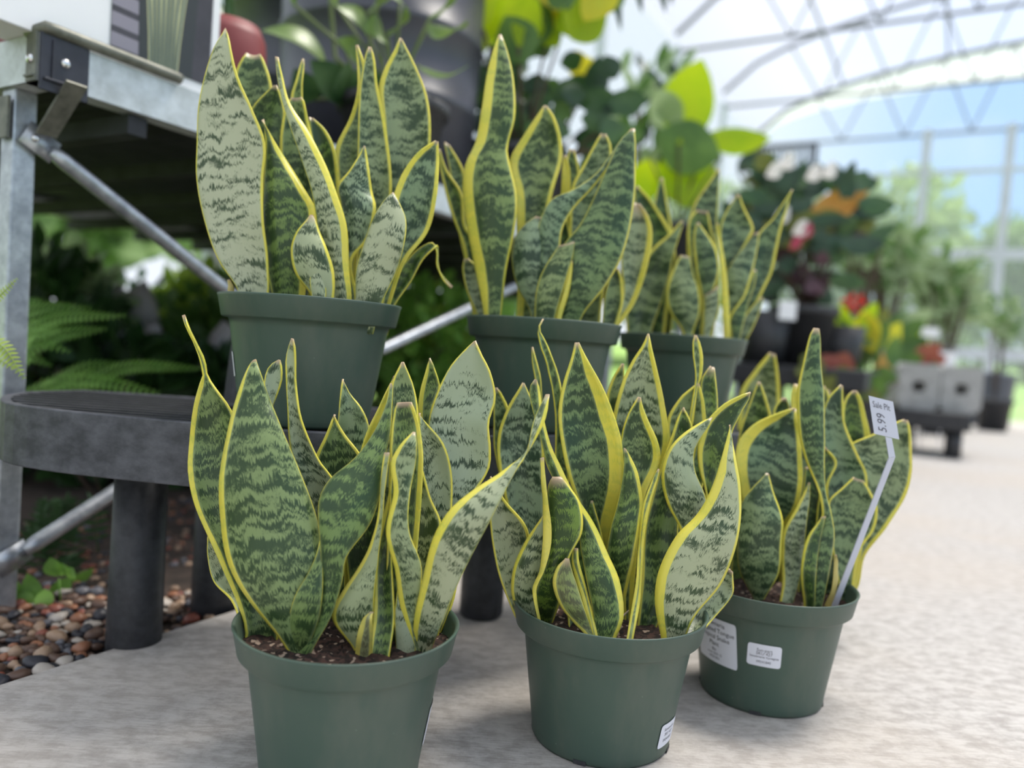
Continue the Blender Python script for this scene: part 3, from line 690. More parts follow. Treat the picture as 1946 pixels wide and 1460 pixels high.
lf([[515,1035,560,1035],[520,950,600,900],[525,820,600,770]], (-.05,-.05), (.2,.3), .75, .3)
lf([[665,1050,720,1050],[660,950,760,880],[740,820,800,760],[795,680,805,685]], (-.03,-.03), (.3,.2), .3, .4)
lf([[690,1060,760,1060],[720,980,810,960],[790,880,850,850],[830,840,850,830]], (.0,.0), (.1,.1), .7, .6)
lf([[630,1070,660,1070],[620,850,655,850],[615,700,640,700],[590,420,600,420]], (-.055,-.055), (3,3), .5, 0)

# ---------------- plant half hidden behind the front right one
p = Plant('potted_snake_plant', 'snake plant behind the front right one, only olive and yellow tips showing', 1512, 1.31, 0, (1340, 610), 2.517, 7, GRP)
PB = p; lf = p.leaf
lf([[160,700,340,700],[165,350,360,390],[240,235,350,260],[310,150,335,160]], (.03,.03), (1.2,.6), .6, 0)
lf([[280,800,420,800],[300,560,420,560],[340,480,410,480],[375,400,385,400]], (.0,.0), (.3,.3), .3, .3)
lf([[600,800,760,800],[600,560,720,560],[620,450,690,450],[650,380,660,380]], (.0,.0), (.3,.3), .3, .6)
lf([[400,900,560,900],[420,560,560,560],[540,400,600,420],[590,330,600,340]], (.03,.03), (.3,.3), .5, .6)

# ------------------------------------------------------------------ labels and writing
def text_mesh(body, size):
    cu = bpy.data.curves.new('text', 'FONT'); cu.body = body; cu.size = size; cu.align_x = 'CENTER'; cu.align_y = 'CENTER'; cu.resolution_u = 2
    o = bpy.data.objects.new('text', cu); COL.objects.link(o)
    dg = bpy.context.evaluated_depsgraph_get(); dg.update()
    me = o.evaluated_get(dg).to_mesh(); vs = [v.co.copy() for v in me.vertices]; fs = [tuple(p.vertices) for p in me.polygons]
    bpy.data.objects.remove(o); return vs, fs
def round_rect(w_, h_, r, nx=24, ny=12):
    vs = []; fs = []
    for j in range(ny + 1):
        for i in range(nx + 1):
            x = (i / nx - .5) * w_; y = (j / ny - .5) * h_
            ax, ay = abs(x) - (w_ / 2 - r), abs(y) - (h_ / 2 - r)
            if ax > 0 and ay > 0:
                q = math.hypot(ax, ay)
                if q > r: x = math.copysign(w_ / 2 - r + ax / q * r, x); y = math.copysign(h_ / 2 - r + ay / q * r, y)
            vs.append(Vector((x, y, 0)))
    for j in range(ny):
        for i in range(nx): a = j * (nx + 1) + i; fs.append((a, a + 1, a + nx + 2, a + nx + 1))
    return vs, fs
def sticker(plant, ang, zc, w_, h_, lines, name='price_label', tilt=0):
    c = plant.c; a0 = R(ang)
    def mp(v, off):
        x = v.x * math.cos(tilt) - v.y * math.sin(tilt); y = v.x * math.sin(tilt) + v.y * math.cos(tilt)
        z = zc + y; r = pot_body_r(z) + off; a = a0 + x / r
        return Vector((c.x + r * math.sin(a), c.y - r * math.cos(a), c.z + z))
    vs, fs = round_rect(w_, h_, 0.0035)
    n = len(vs)
    s = child(name, [mp(v, 0.0009) for v in vs], fs, PAPER, plant.pot)
    b = MB()
    for (txt, y, size) in lines:
        tv, tf = text_mesh(txt, size); b.add([mp(v + Vector((0, y, 0)), 0.0012) for v in tv], tf)
    # writing is part of the label: joined into it with its own ink material
    me = s.data; bm = bmesh.new(); bm.from_mesh(me); me.materials.append(INK)
    vv = [bm.verts.new(v - WLOC[plant.root.name]) for v in b.v]
    for f in b.f:
        try: fc = bm.faces.new([vv[i] for i in f]); fc.material_index = 1
        except ValueError: pass
    bm.to_mesh(me); bm.free()
    return s
_va = math.degrees(math.atan2(P3.c.x, P3.c.y))
sticker(P3, -42 - _va, 0.083, 0.070, 0.060, [('Sansevieria', .0225, .0085), ('Variegated Tongue', .0135, .0085), ('Tropical Snake', .0045, .0085), ('Plant', -.0045, .0085), ('8in', -.0125, .006), ('www 2024 12', -.018, .0045), ('09241800', -.0235, .0045)], 'plant_label').__setitem__('label', 'large white plant label')
sticker(P3, 1 - _va, 0.082, 0.041, 0.029, [('Sun-part', .007, .0055), ('SKU 427', .0025, .0055), ('Sansevieria Variegata', -.002, .0042), ('09241845', -.0085, .0045)], 'plant_label').__setitem__('label', 'small white rounded label')
_va = math.degrees(math.atan2(P2.c.x, P2.c.y))
sticker(P2, 63 - _va, 0.030, 0.036, 0.028, [('Sansevieria', .007, .005), ('SKU 427', .001, .005), ('09241845', -.006, .005)], 'plant_label')
_va = math.degrees(math.atan2(P1.c.x, P1.c.y))
sticker(P1, 84 - _va, 0.055, 0.040, 0.040, [('Sansevieria', .010, .005), ('SKU 427', .0, .005), ('09241845', -.010, .005)], 'plant_label')
_va = math.degrees(math.atan2(PUL.c.x, PUL.c.y))
sticker(PUL, -88 - _va, 0.070, 0.040, 0.030, [('Sansevieria', .006, .005), ('SKU 427', .0, .005), ('09241845', -.006, .005)], 'plant_label')

# handwritten price tag stuck in the right pot
def tag_pt(x, y, Y): return F(1620 + x / 10.425, 730 + y / 10.429, Y)
TY = 0.93
base = G(1577, 1153, P3.soilz)
tg = thing('plant_tag', 'white plastic plant tag with pencilled price on bent stake in right front pot', 'tag', (base.x, base.y, P3.soilz - 0.02))
A = [tag_pt(320, 230, TY), tag_pt(800, 350, TY), tag_pt(925, 1100, TY), tag_pt(430, 985, TY)]
def slab(quad, th):
    q = [Vector(v) for v in quad]; n = (q[1] - q[0]).cross(q[3] - q[0]).normalized() * th / 2
    return [v - n for v in q] + [v + n for v in q], [(0, 1, 2, 3), (7, 6, 5, 4), (0, 4, 5, 1), (1, 5, 6, 2), (2, 6, 7, 3), (3, 7, 4, 0)]
vs, fs = slab(A, .0008); child('tag_plate', vs, fs, TAGP, tg, False)
kn = [F(1699, 866, TY), F(1690, 868, TY)]
b = MB()
q0 = [tag_pt(650, 1045, TY), tag_pt(775, 1075, TY), F(1701, 868, TY), F(1689, 870, TY)]
b.add(*slab(q0, .0012))
bs = Vector((base.x, base.y, P3.soilz - .02)); wv = (q0[2] - q0[3]).normalized() * .0042
b.add(*slab([q0[3], q0[2], bs + wv, bs - wv], .0018))
child('stake', b.v, b.f, TAGP, tg, False)
ex = (A[1] - A[0]).normalized(); ey = (A[0] - A[3]).normalized(); nn_ = ex.cross(ey).normalized()
if nn_.y > 0: nn_ = -nn_
b = MB()
for txt, (ux, uy), size in (('Sale Plt', (300, 430), .0088), ('5.99', (0, 0), .0)):
    if not size: continue
    tv, tf = text_mesh(txt, size); c = tag_pt(565, 440, TY)
    b.add([c + ex * v.x * .85 + ey * v.y * 1.25 + nn_ * .0008 for v in tv], tf)
tv, tf = text_mesh('5.99', .016); c = tag_pt(580, 765, TY)
# the price is written up the tag
b.add([c + ex * (-v.y) * .95 + ey * v.x * .85 + nn_ * .0008 for v in tv], tf)
child('handwriting', b.v, b.f, PENCIL, tg, False)

# dry husks at the foot of the middle front plant
rg = random.Random(5)
b = MB(); hc = G(1168, 1212, P2.soilz)
for k in range(9):
    a = rg.uniform(0, 6.28); d = Vector((math.cos(a), math.sin(a) * .5, rg.uniform(.3, 1.4))); pts = []
    for i in range(5): pts.append(hc + Vector((rg.uniform(-.004, .004), 0, 0)) + d * .006 * i + Vector((math.sin(i * 1.7 + k) * .002, 0, 0)))
    b.tube(pts, [.0018, .0026, .002, .0014, .0006], 6)
child('dry_husk', b.v, b.f, HUSK, P2.root)

# ------------------------------------------------------------------ black rounded plastic bench
ctrl = [(-.715, 1.13), (-.695, 1.05), (-.635, .965), (-.55, .925), (-.45, .905), (-.34, .890), (-.226, .884), (-.12, .900), (0.0, .985), (.2, 1.125), (.42, 1.285), (.56, 1.40)]
fr = [Vector((x, y, 0)) for x, y in ctrl]; fr = catmull(fr, 60)
back = [Vector((x, y, 0)) for x, y in ((.44, 1.60), (.2, 1.47), (-.08, 1.31), (-.3, 1.24), (-.68, 1.22))]
outl = fr + back
pb = thing('plastic_bench', 'low black plastic display bench with rounded left end and slatted top', 'bench', (-.2, 1.1, 0))
FH = 0.076
n = len(outl); cen = sum(outl, Vector()) / n
inn = []
for i in range(n):
    t = (outl[(i + 1) % n] - outl[i - 1]).normalized(); inn.append(outl[i] + Vector((-t.y, t.x, 0)) * .012)
vs = []; fs = []
for o_, i_ in zip(outl, inn):
    vs += [Vector((o_.x, o_.y, SZ - FH)), Vector((o_.x, o_.y, SZ)), Vector((i_.x, i_.y, SZ)), Vector((i_.x, i_.y, SZ - FH))]
for i in range(n):
    j = (i + 1) % n
    for k in range(4): fs.append((4 * i + k, 4 * j + k, 4 * j + (k + 1) % 4, 4 * i + (k + 1) % 4))
o = child('fascia', vs, fs, SHELFM, pb, False); bevel(o, .003)
b = MB()
def cross_x(y, poly):
    xs = []
    for i in range(len(poly)):
        a, c = poly[i], poly[(i + 1) % len(poly)]
        if (a.y - y) * (c.y - y) < 0: xs.append(a.x + (c.x - a.x) * (y - a.y) / (c.y - a.y))
    return sorted(xs)
y = .905
while y < 1.58:
    xs = cross_x(y, inn)
    for i in range(0, len(xs) - 1, 2): b.box(((xs[i] + xs[i + 1]) / 2, y, SZ - .008), (xs[i + 1] - xs[i], .015, .014))
    y += .0265
child('slatted_top', b.v, b.f, BLACK, pb, False)
b = MB()
xx = -.6
while xx < .5:
    ys = cross_x(xx, [Vector((v.y, v.x, 0)) for v in inn])
    for i in range(0, len(ys) - 1, 2): b.box((xx, (ys[i] + ys[i + 1]) / 2, SZ - .035), (.012, ys[i + 1] - ys[i], .035))
    xx += .12
child('cross_rib', b.v, b.f, BLACK, pb, False)
for (x, y) in ((-.502, 1.055), (-.452, 1.215), (-.025, 1.255), (.30, 1.30), (.42, 1.50)):
    b = MB(); b.lathe([(0, 0.0), (.031, 0), (.036, .006), (.036, .05), (.0335, SZ - .03), (0, SZ - .03)], (x, y, -.018 if (Vector((x, y, 0)) - G0).dot(LT) < ET else 0), 32)
    child('leg', b.v, b.f, BLACK, pb)
bp_ = MB(); bp_.lathe([(0, .12), (.062, .12), (.065, .115), (.074, .0), (.080, -.0), (.080, .012), (.075, .012)][::-1], (-.345, 1.13, SZ), 40)
o = solo('nursery_pot', bp_.v, bp_.f, BLACK, 'black plastic pot behind the left bench pot, only its edge showing', 'pot')

# ------------------------------------------------------------------ galvanised steel bench
BU = AX.copy(); BV = -LT
C0 = F(76, 62, 1.10); BT = C0.z
print('bench top', BT, C0)
sb = thing('steel_bench', 'tall galvanised steel plant bench at left with black corner bracket', 'bench', (C0.x, C0.y, 0))
C = Vector((C0.x, C0.y, 0)); BL, BW, RH = 3.3, 1.45, 0.066
def bpnt(a, b_, z): return C + BU * a + BV * b_ + Vector((0, 0, z))
def rail(name, a0, a1, b0, b1, inward):
    b = MB(); p0, p1 = bpnt(a0, b0, 0), bpnt(a1, b1, 0); d = (p1 - p0); l = d.length; d.normalize(); mid = (p0 + p1) / 2
    b.box(mid + Vector((0, 0, BT - RH / 2)), (l, .003, RH), d)
    b.box(mid + inward * .018 + Vector((0, 0, BT - RH + .0015)), (l, .036, .003), d)
    b.box(mid + inward * .008 + Vector((0, 0, BT - .0015)), (l, .016, .003), d)
    return child(name, b.v, b.f, ZINCW, sb, False)
rail('side_rail', 0, BL, 0, 0, BV); rail('end_rail', 0, 0, 0, BW, BU); rail('side_rail', 0, BL, BW, BW, -BV); rail('end_rail', BL, BL, 0, BW, -BU)
b = MB()
a = .16
while a < BL:
    b.box(bpnt(a, BW / 2, BT - RH - .018), (BW - .02, .032, .03), BV); a += .24
child('crossbar', b.v, b.f, DARKTOP, sb, False)
b = MB()
k = 0
a = .02
while a < BL - .01:
    b.box(bpnt(a, BW / 2, BT - .012), (BW - .01, .028, .006), BV); a += .0325
child('bench_top', b.v, b.f, DARKTOP, sb, False)
# corner bracket
b = MB()
b.box(bpnt(.034, -.0035, BT - .038), (.070, .004, .080), BU)
b.box(bpnt(.034, -.0075, BT - .062), (.060, .005, .004), BU)
b.box(bpnt(.016, -.0065, BT - .034), (.0025, .004, .058), BU)
cb = child('corner_bracket', b.v, b.f, BRACK, sb, False); bevel(cb, .001)
b = MB(); b.box(bpnt(-.0035, .011, BT - .033), (.024, .004, .068), BV); b.box(bpnt(-.007, .011, BT - .060), (.022, .004, .003), BV)
cb2 = child('corner_bracket', b.v, b.f, ZINCO, sb, False)
def bolt(c, d, par, r=.0072):
    b = MB(); d = d.normalized(); t = d.cross(Vector((0, 0, 1))); up = Vector((0, 0, 1)); vs = []; fs = []; n = 14
    for i, (rr, h) in enumerate(((r, 0), (r * .95, .002), (r * .7, .0042), (r * .35, .0052))):
        for k in range(n): an = 2 * math.pi * k / n; vs.append(c + d * h + (t * math.cos(an) + up * math.sin(an)) * rr)
    for i in range(3):
        for k in range(n): fs.append((i * n + k, i * n + (k + 1) % n, (i + 1) * n + (k + 1) % n, (i + 1) * n + k))
    fs.append(tuple(3 * n + k for k in range(n))); b.add(vs, fs)
    child('bolt', b.v, b.f, mat('shiny_bolt', (.75, .75, .76), .2, metal=.9), par)
bolt(bpnt(.034, -.0055, BT - .032), -BV, cb); bolt(bpnt(-.0055, .012, BT - .036), -BU, cb2)
# posts
PO = (.022, .088)
for (a, bb) in ((PO[0], PO[1]), (.80, PO[1]), (2.3, PO[1]), (.03, BW - .05), (2.3, BW - .05), (3.2, PO[1])):
    b = MB(); g_ = -.018
    b.box(bpnt(a, bb, (BT - RH + g_) / 2), (.034, .034, BT - RH - g_), BU)
    bevel(child('post', b.v, b.f, ZINC, sb, False), .003)
def flat_brace(p0, p1, r, name):
    b = MB(); d = (p1 - p0).normalized(); L_ = (p1 - p0).length
    b.box(p0 + d * .022, (.050, .004, .036), d, BV.cross(d))
    b.box(p1 - d * .022, (.050, .004, .036), d, BV.cross(d))
    b.tube([p0 + d * .040, p0 + d * .062, p1 - d * .062, p1 - d * .040], [r * .8, r, r, r * .8], 14)
    o = child(name, b.v, b.f, ZINC, sb)
    return o
yb = PO[1] - .026
q0 = bpnt(.02, yb, .712); q1 = bpnt(.80, yb, .30)
flat_brace(q0, q1, .0125, 'brace'); flat_brace(bpnt(.80, yb, .40), bpnt(2.3, yb, .93), .0125, 'brace')
flat_brace(bpnt(.005, yb, .062), bpnt(.80, yb, .47), .0125, 'brace')
bolt(bpnt(.03, yb - .003, .705), -BV, sb, .006)
b = MB(); g0, g1 = F(148, 160, 1.125), F(86, 256, 1.16); b.box((g0 + g1) / 2, (.030, .004, (g1 - g0).length), BU, (g0 - g1).normalized())
child('gusset', b.v, b.f, ZINCO, sb, False)
b = MB(); b.box(bpnt(PO[0] - .025, PO[1], BT - RH - .045), (.004, .04, .06), BU); child('gusset', b.v, b.f, ZINCO, sb, False)
# rail loop lying along the edge of the top
b = MB(); e0 = bpnt(.006, -.006, BT + .009); e1 = bpnt(.215, -.006, BT + .009)
b.tube([bpnt(.0, .03, BT + .004), bpnt(.002, .012, BT + .005), e0, bpnt(.02, -.006, BT + .009), e1, bpnt(.221, -.006, BT + .008)], .0088, 14)
solo('steel_rod', b.v, b.f, ZINCO, 'dull grey metal rod lying along the steel bench edge below the white box', 'rod')

# white carton with printed picture on the bench
bx = thing('display_box', 'white carton with a printed plant picture standing on the steel bench edge', 'box', bpnt(0.16, .10, BT))
b = MB(); BXL, BXH = .56, .34
b0 = -.255
b.box(bpnt(b0 + BXL / 2, .05, BT + BXH / 2 + .001), (BXL, .080, BXH), BU)
bevel(child('carton', b.v, b.f, WHITE, bx, False), .002)
pa0, pa1, pz0, pz1 = .108, .288, .020, .30
print('carton px a for 215/400')
b = MB(); b.box(bpnt((pa0 + pa1) / 2, .0088, BT + (pz0 + pz1) / 2), (pa1 - pa0, .0008, pz1 - pz0), BU)
pp = child('printed_picture', b.v, b.f, mat('print_dark', (.055, .050, .060), .4, var=.3, scale=9), bx, False)
def pq(u, v, o=.0083): return bpnt(pa0 + u * (pa1 - pa0), o, BT + pz0 + v * (pz1 - pz0))
b = MB()
for k in range(9): v0 = .02 + k * .11; b.add([pq(0, v0), pq(.42, v0), pq(.42, v0 + .075), pq(0, v0 + .075)], [(0, 1, 2, 3)])
child('printed_boards', b.v, b.f, mat('print_greylilac', (.27, .25, .30), .4), pp, False)
b = MB(); b.add([pq(.26, .0, .0081), pq(.80, .0, .0081), pq(.86, 1, .0081), pq(.20, 1, .0081)], [(0, 1, 2, 3)])
child('printed_shade', b.v, b.f, mat('print_black', (.03, .035, .035), .4), pp, False)
bg_, by_ = MB(), MB(); rg = random.Random(3)
for k in range(8):
    x0 = .38 + .035 * k; x1 = .20 + .085 * k + rg.uniform(-.02, .02); wd = .026
    pts = [(x0 + (x1 - x0) * (s / 6) ** 1.4, s / 6) for s in range(7)]
    for tgt, w2, oo in ((by_, wd, .0079), (bg_, wd * .45, .0077)):
        vs = []; fs = []
        for (x, v) in pts: vs += [pq(x - w2, v, oo), pq(x + w2, v, oo)]
        for i in range(6): fs.append((2 * i, 2 * i + 1, 2 * i + 3, 2 * i + 2))
        tgt.add(vs, fs)
child('printed_leaf_edges', by_.v, by_.f, mat('print_yellow', (.45, .46, .25), .4), pp, False)
child('printed_leaves', bg_.v, bg_.f, mat('print_green', (.10, .14, .12), .4), pp, False)
b = MB(); b.box(bpnt(.17, .42, BT + .10), (.26, .50, .20), BU)
b.v = [v for v in b.v]
o = solo('red_crate', b.v, b.f, REDP, 'red box at far left behind the white carton on the steel bench', 'box', smooth=False); bevel(o, .004)

# ------------------------------------------------------------------ leafy plants: helpers
def blade(mb, base, tip, wd, side=None, arch_=.12, ns=8, fold=.15, shape=1.0, droop=0.0):
    base, tip = Vector(base), Vector(tip); d = tip - base; ln = d.length; dn = d / ln
    if side is None: side = dn.cross(Vector((0, 0, 1)))
    side = Vector(side); side = (side - dn * side.dot(dn)).normalized(); up = side.cross(dn)
    vs = []; fs = []
    for i in range(ns + 1):
        s = i / ns; w_ = wd / 2 * (math.sin(math.pi * s ** shape) ** .75 if 0 < s < 1 else .03)
        c = base + d * s + up * arch_ * ln * math.sin(math.pi * s) - Vector((0, 0, 1)) * droop * ln * s * s
        vs += [c - side * w_ + up * fold * w_, c, c + side * w_ + up * fold * w_]
    for i in range(ns): a = 3 * i; fs += [(a, a + 1, a + 4, a + 3), (a + 1, a + 2, a + 5, a + 4)]
    mb.add(vs, fs)
def leafball(mb, c, rad, n_, size, rg, asp=.45, out=1.0):
    c = Vector(c)
    for _ in range(n_):
        while True:
            q = Vector((rg.uniform(-1, 1), rg.uniform(-1, 1), rg.uniform(-1, 1)))
            if .15 < q.length < 1: break
        p = c + Vector((q.x * rad[0], q.y * rad[1], q.z * rad[2])); d = (q.normalized() * out + Vector((rg.uniform(-1, 1), rg.uniform(-1, 1), rg.uniform(-.6, .9)))).normalized()
        s = size * rg.uniform(.7, 1.3); blade(mb, p, p + d * s, s * asp, Vector((rg.uniform(-1, 1), rg.uniform(-1, 1), rg.uniform(-1, 1))), ns=4, arch_=rg.uniform(-.1, .2))
GR = {
 'mid': mat('leaf_mid_green', (.065, .15, .03), .45, col2=(.14, .26, .05), scale=9, trans=.3),
 'dark': mat('leaf_dark_green', (.014, .045, .022), .4, col2=(.04, .095, .045), scale=9, trans=.15),
 'clusia': mat('leaf_thick_green', (.035, .095, .035), .35, col2=(.085, .17, .05), scale=9, trans=.2),
 'lime': mat('leaf_lime', (.42, .62, .008), .45, col2=(.60, .72, .012), scale=6, trans=.62),
 'yellow': mat('leaf_yellow', (.80, .66, .02), .45, col2=(.66, .66, .05), scale=9, trans=.5),
 'pale': mat('leaf_pale_green', (.26, .37, .17), .5, col2=(.42, .52, .30), scale=9, trans=.45),
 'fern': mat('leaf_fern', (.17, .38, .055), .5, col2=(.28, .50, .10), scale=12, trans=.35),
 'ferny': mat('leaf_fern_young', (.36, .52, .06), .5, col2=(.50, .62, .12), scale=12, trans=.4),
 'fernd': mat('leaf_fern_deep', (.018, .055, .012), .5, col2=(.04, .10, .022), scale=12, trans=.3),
 'red': mat('leaf_red', (.28, .05, .04), .45, col2=(.42, .14, .08), scale=9, trans=.3),
 'orange': mat('leaf_orange', (.60, .28, .06), .45, col2=(.66, .40, .08), scale=9, trans=.3),
 'olive': mat('leaf_olive', (.12, .14, .02), .5, col2=(.2, .22, .04), scale=9, trans=.3),
 'plum': mat('leaf_plum', (.04, .015, .025), .4, col2=(.09, .03, .045), scale=9, trans=.1),
 'pep': mat('leaf_peperomia', (.14, .24, .055), .35, col2=(.24, .34, .09), scale=14, trans=.3),
}
FLW = mat('flower_white', (.85, .82, .82), .5, trans=.3); FLR = mat('flower_red', (.75, .03, .02), .5, trans=.3); FLP = mat('flower_pink', (.45, .05, .10), .5, trans=.2)
def simple_pot(root, c, r, h, material, name='pot'):
    b = MB(); b.lathe([(0, .002), (r * .74, 0), (r * .92, h * .86), (r, h * .86), (r * 1.02, h), (r * .95, h), (r * .9, h * .8), (0, h * .8)], c, 40)
    return child(name, b.v, b.f, material, root)

# peperomia in a small black pot, big grey pots behind
c = Vector((-.335, 1.90, BT)); pe = thing('peperomia', 'thick-leaved green peperomia in small black pot on steel bench before large grey pots', 'potted plant', c)
simple_pot(pe, c, .135, .175, BLACK)
fol = MB(); stm = MB(); Yp = 1.88; heart = Vector((-.335, 1.9, BT + .17))
spec = [((620, 120), (497, 58), .062, 'p'), ((700, 70), (640, 12), .05, 'p'), ((730, 70), (690, 55), .055, 'p'), ((735, 60), (770, 10), .045, 'p'), ((815, 45), (888, 38), .06, 'p'),
        ((795, 125), (893, 122), .025, 'p'), ((680, 120), (640, 75), .05, 'p'), ((700, 20), (730, -60), .08, 'p'), ((640, 10), (600, -50), .06, 'p'), ((760, 0), (700, -30), .09, 'p'),
        ((600, 190), (560, 130), .09, 'd'), ((680, 185), (590, 115), .10, 'd'), ((700, 190), (690, 115), .10, 'd'), ((640, 195), (720, 150), .08, 'd'), ((660, 205), (660, 120), .09, 'd'), ((560, 10), (520, -60), .05, 'p'), ((820, 30), (860, -40), .06, 'p')]
fold_ = MB(); fd = MB()
for (b0_, t0_, wd, kk) in spec:
    B_, T_ = F(b0_[0], b0_[1], Yp - .03), F(t0_[0], t0_[1], Yp - .10)
    blade(fol if kk == 'p' else fd, B_, T_, wd * (1.35 if kk == 'p' else .85), side=Vector((.2, .75, .55)) if kk == 'p' else Vector((1, .2, .3)), arch_=.14, ns=10, fold=.25, shape=.8)
    stm.tube([heart + Vector(((B_.x - heart.x) * .3, 0, 0)), (heart + B_) / 2 + Vector((0, 0, .02)), B_], .004, 6)
stm.tube([heart, F(637, 110, Yp), F(628, 0, Yp), F(618, -60, Yp)], .0055, 8); stm.tube([heart, F(700, 100, Yp), F(720, -10, Yp), F(735, -60, Yp)], .0055, 8)
child('foliage', fol.v, fol.f, GR['pep'], pe); child('foliage', fd.v, fd.f, GR['clusia'], pe)['label'] = 'darker drooping leaves'
child('stem', stm.v, stm.f, STEM, pe)
def ringed(c, r, h, rings, name, label):
    prof = [(0, .002), (r * .94, 0)]; z = 0
    for zz in rings:
        prof += [(r * (.94 + .06 * (zz - .012) / h), zz - .012), (r * (.94 + .06 * zz / h) + .008, zz - .008), (r * (.94 + .06 * zz / h) + .008, zz + .012), (r * (.94 + .06 * zz / h), zz + .016)]
    prof += [(r, h - .04), (r + .014, h - .04), (r + .016, h), (r - .01, h), (r - .02, h - .05), (0, h - .06)]
    b = MB(); b.lathe(prof, c, 64); return solo(name, b.v, b.f, GREYPOT, label, 'pot')
ringed(Vector((-.47, 2.42, BT)), .31, .80, [.30, .50], 'nursery_pot', 'huge dark grey ridged nursery pot behind the peperomia')
ringed(Vector((-.885, 2.95, BT)), .25, .80, [.30, .50], 'nursery_pot', 'dark grey nursery pot farther back, left of the huge ridged one')
c = Vector((-.87, 2.05, BT)); rp_ = thing('red_pot', 'dull red rounded pot beside the right end of the white carton', 'pot', c)
b = MB(); b.lathe([(0, 0), (.055, 0), (.072, .06), (.078, .13), (.074, .18), (.062, .205), (.056, .20), (.054, .17), (0, .17)], c, 40)
child('pot', b.v, b.f, REDP, rp_); rp_.location = c
# place it so it shows right of the carton
q = F(430, 95, 1.56); rp_.location = Vector((q.x, 1.56, BT)); WLOC[rp_.name] = rp_.location.copy()
b = MB(); rg = random.Random(8)
for k in range(5): blade(b, Vector((0, 0, .16)), Vector((rg.uniform(-.12, .05), rg.uniform(-.05, .1), rg.uniform(.3, .45))), .02, arch_=.1)
o = from_pydata('foliage', b.v, b.f, GR['clusia'], rp_)

def clump(name, label, c, pr, ph, specs, mats_, Yj=.15, seed=0, potm=None, cat='potted plant', group=None, extra=None):
    """broad leaves given as (base px, tip px, width m, material key)"""
    root = thing(name, label, cat, c, group); rg = random.Random(seed)
    simple_pot(root, c, pr, ph, potm or BLACK); by = {}; st = MB(); hrt = Vector(c) + Vector((0, 0, ph * .9))
    for S_i, (bp0, tp0, wd, kk) in enumerate(specs):
        Y = c[1] + rg.uniform(-Yj, Yj); B_ = F(bp0[0], bp0[1], Y); T_ = F(tp0[0], tp0[1], Y + rg.uniform(-.05, .05))
        blade(by.setdefault(kk, MB()), B_, T_, wd, side=(T_ - B_).cross(Vector((rg.uniform(-.4, .4), 1, rg.uniform(-.3, .3)))), arch_=.06, ns=10, fold=.2)
        if len(specs) < 20 or S_i % 5 == 0: st.tube([hrt, hrt.lerp(B_, .6) + Vector((0, 0, .02)), B_], .005, 6)
    for kk, mb in by.items():
        o = child('foliage', mb.v, mb.f, GR[kk], root)
        if len(by) > 1: o['label'] = {'lime': 'bright lime leaves', 'yellow': 'yellow leaves', 'mid': 'green leaves', 'clusia': 'thick green leaves', 'dark': 'dark green leaves', 'orange': 'orange leaves', 'plum': 'dark plum leaves', 'red': 'red leaves', 'olive': 'olive leaves', 'pale': 'pale green leaves'}.get(kk, 'leaves')
    child('stem', st.v, st.f, WOOD, root)
    return root
def on_bench(px, Y): 
    p = F(px, 400, Y); return Vector((p.x, Y, BT))
rg = random.Random(21)
# clusia-like shrub right of the grey pots
S = []
for k in range(95):
    x, y = rg.uniform(895, 1175), rg.uniform(95, 330)
    if x > 1080 and y < 190: continue
    a = rg.uniform(-1.0, 4.1); l_ = rg.uniform(45, 85); S.append(((x, y), (x + l_ * math.cos(a), y - l_ * abs(math.sin(a)) * .9 + 10), rg.uniform(.07, .10), rg.choice(['clusia', 'clusia', 'clusia', 'dark', 'mid'])))
S += [((1130, 190), (1140, 105), .09, 'dark'), ((1170, 150), (1150, 105), .08, 'dark'), ((1100, 150), (1095, 95), .09, 'yellow'), ((1118, 160), (1122, 108), .07, 'yellow'), ((1010, 190), (1060, 150), .10, 'mid')]
cl = clump('leafy_shrub', 'shrub with thick rounded dark green leaves behind the tallest snake plant leaf', on_bench(1030, 2.75), .16, .22, S, None, .18, 1)
S = []
for k in range(26):
    x = rg.uniform(890, 1140); y = rg.uniform(10, 95) - max(0, x - 1040) * .3; S.append(((x, y), (x + rg.uniform(-40, 60), y - rg.uniform(60, 120)), rg.uniform(.09, .15), rg.choice(['lime', 'lime', 'lime', 'mid', 'yellow'])))
S += [((1085, 75), (1150, -20), .16, 'lime'), ((1110, 40), (1165, -60), .12, 'yellow'), ((920, 100), (905, 55), .05, 'lime'), ((1040, 110), (1010, 30), .14, 'mid'), ((1060, 90), (1000, -20), .14, 'lime'), ((1000, 120), (960, 30), .14, 'mid'), ((985, 60), (1000, 10), .06, 'yellow')]
clump('croton', 'plant with glowing lime and yellow leaves at the top edge of the picture', on_bench(985, 2.55), .14, .25, S, None, .15, 2)
S = [((1290, 275), (1335, 112), .27, 'lime'), ((1290, 262), (1345, 400), .34, 'lime'), ((1370, 300), (1250, 255), .26, 'mid'), ((1335, 262), (1465, 262), .15, 'lime'), ((1235, 300), (1225, 385), .19, 'lime'), ((1330, 300), (1300, 395), .26, 'lime'), ((1290, 250), (1245, 170), .16, 'pale')]
clump('broad_leaf_plant', 'plant with large lime-yellow paddle leaves at centre right', on_bench(1290, 3.75), .18, .25, S, None, .12, 3)
S = []
for k in range(60):
    x, y = rg.uniform(1180, 1290), rg.uniform(130, 340); S.append(((x, y), (x + rg.uniform(-40, 40), y - rg.uniform(20, 55)), rg.uniform(.04, .07), rg.choice(['mid', 'pale', 'dark', 'pale'])))
clump('wispy_shrub', 'wispy pale shrub between dark rounded leaves and lime paddle leaves', on_bench(1215, 4.1), .15, .22, S, None, .2, 4)
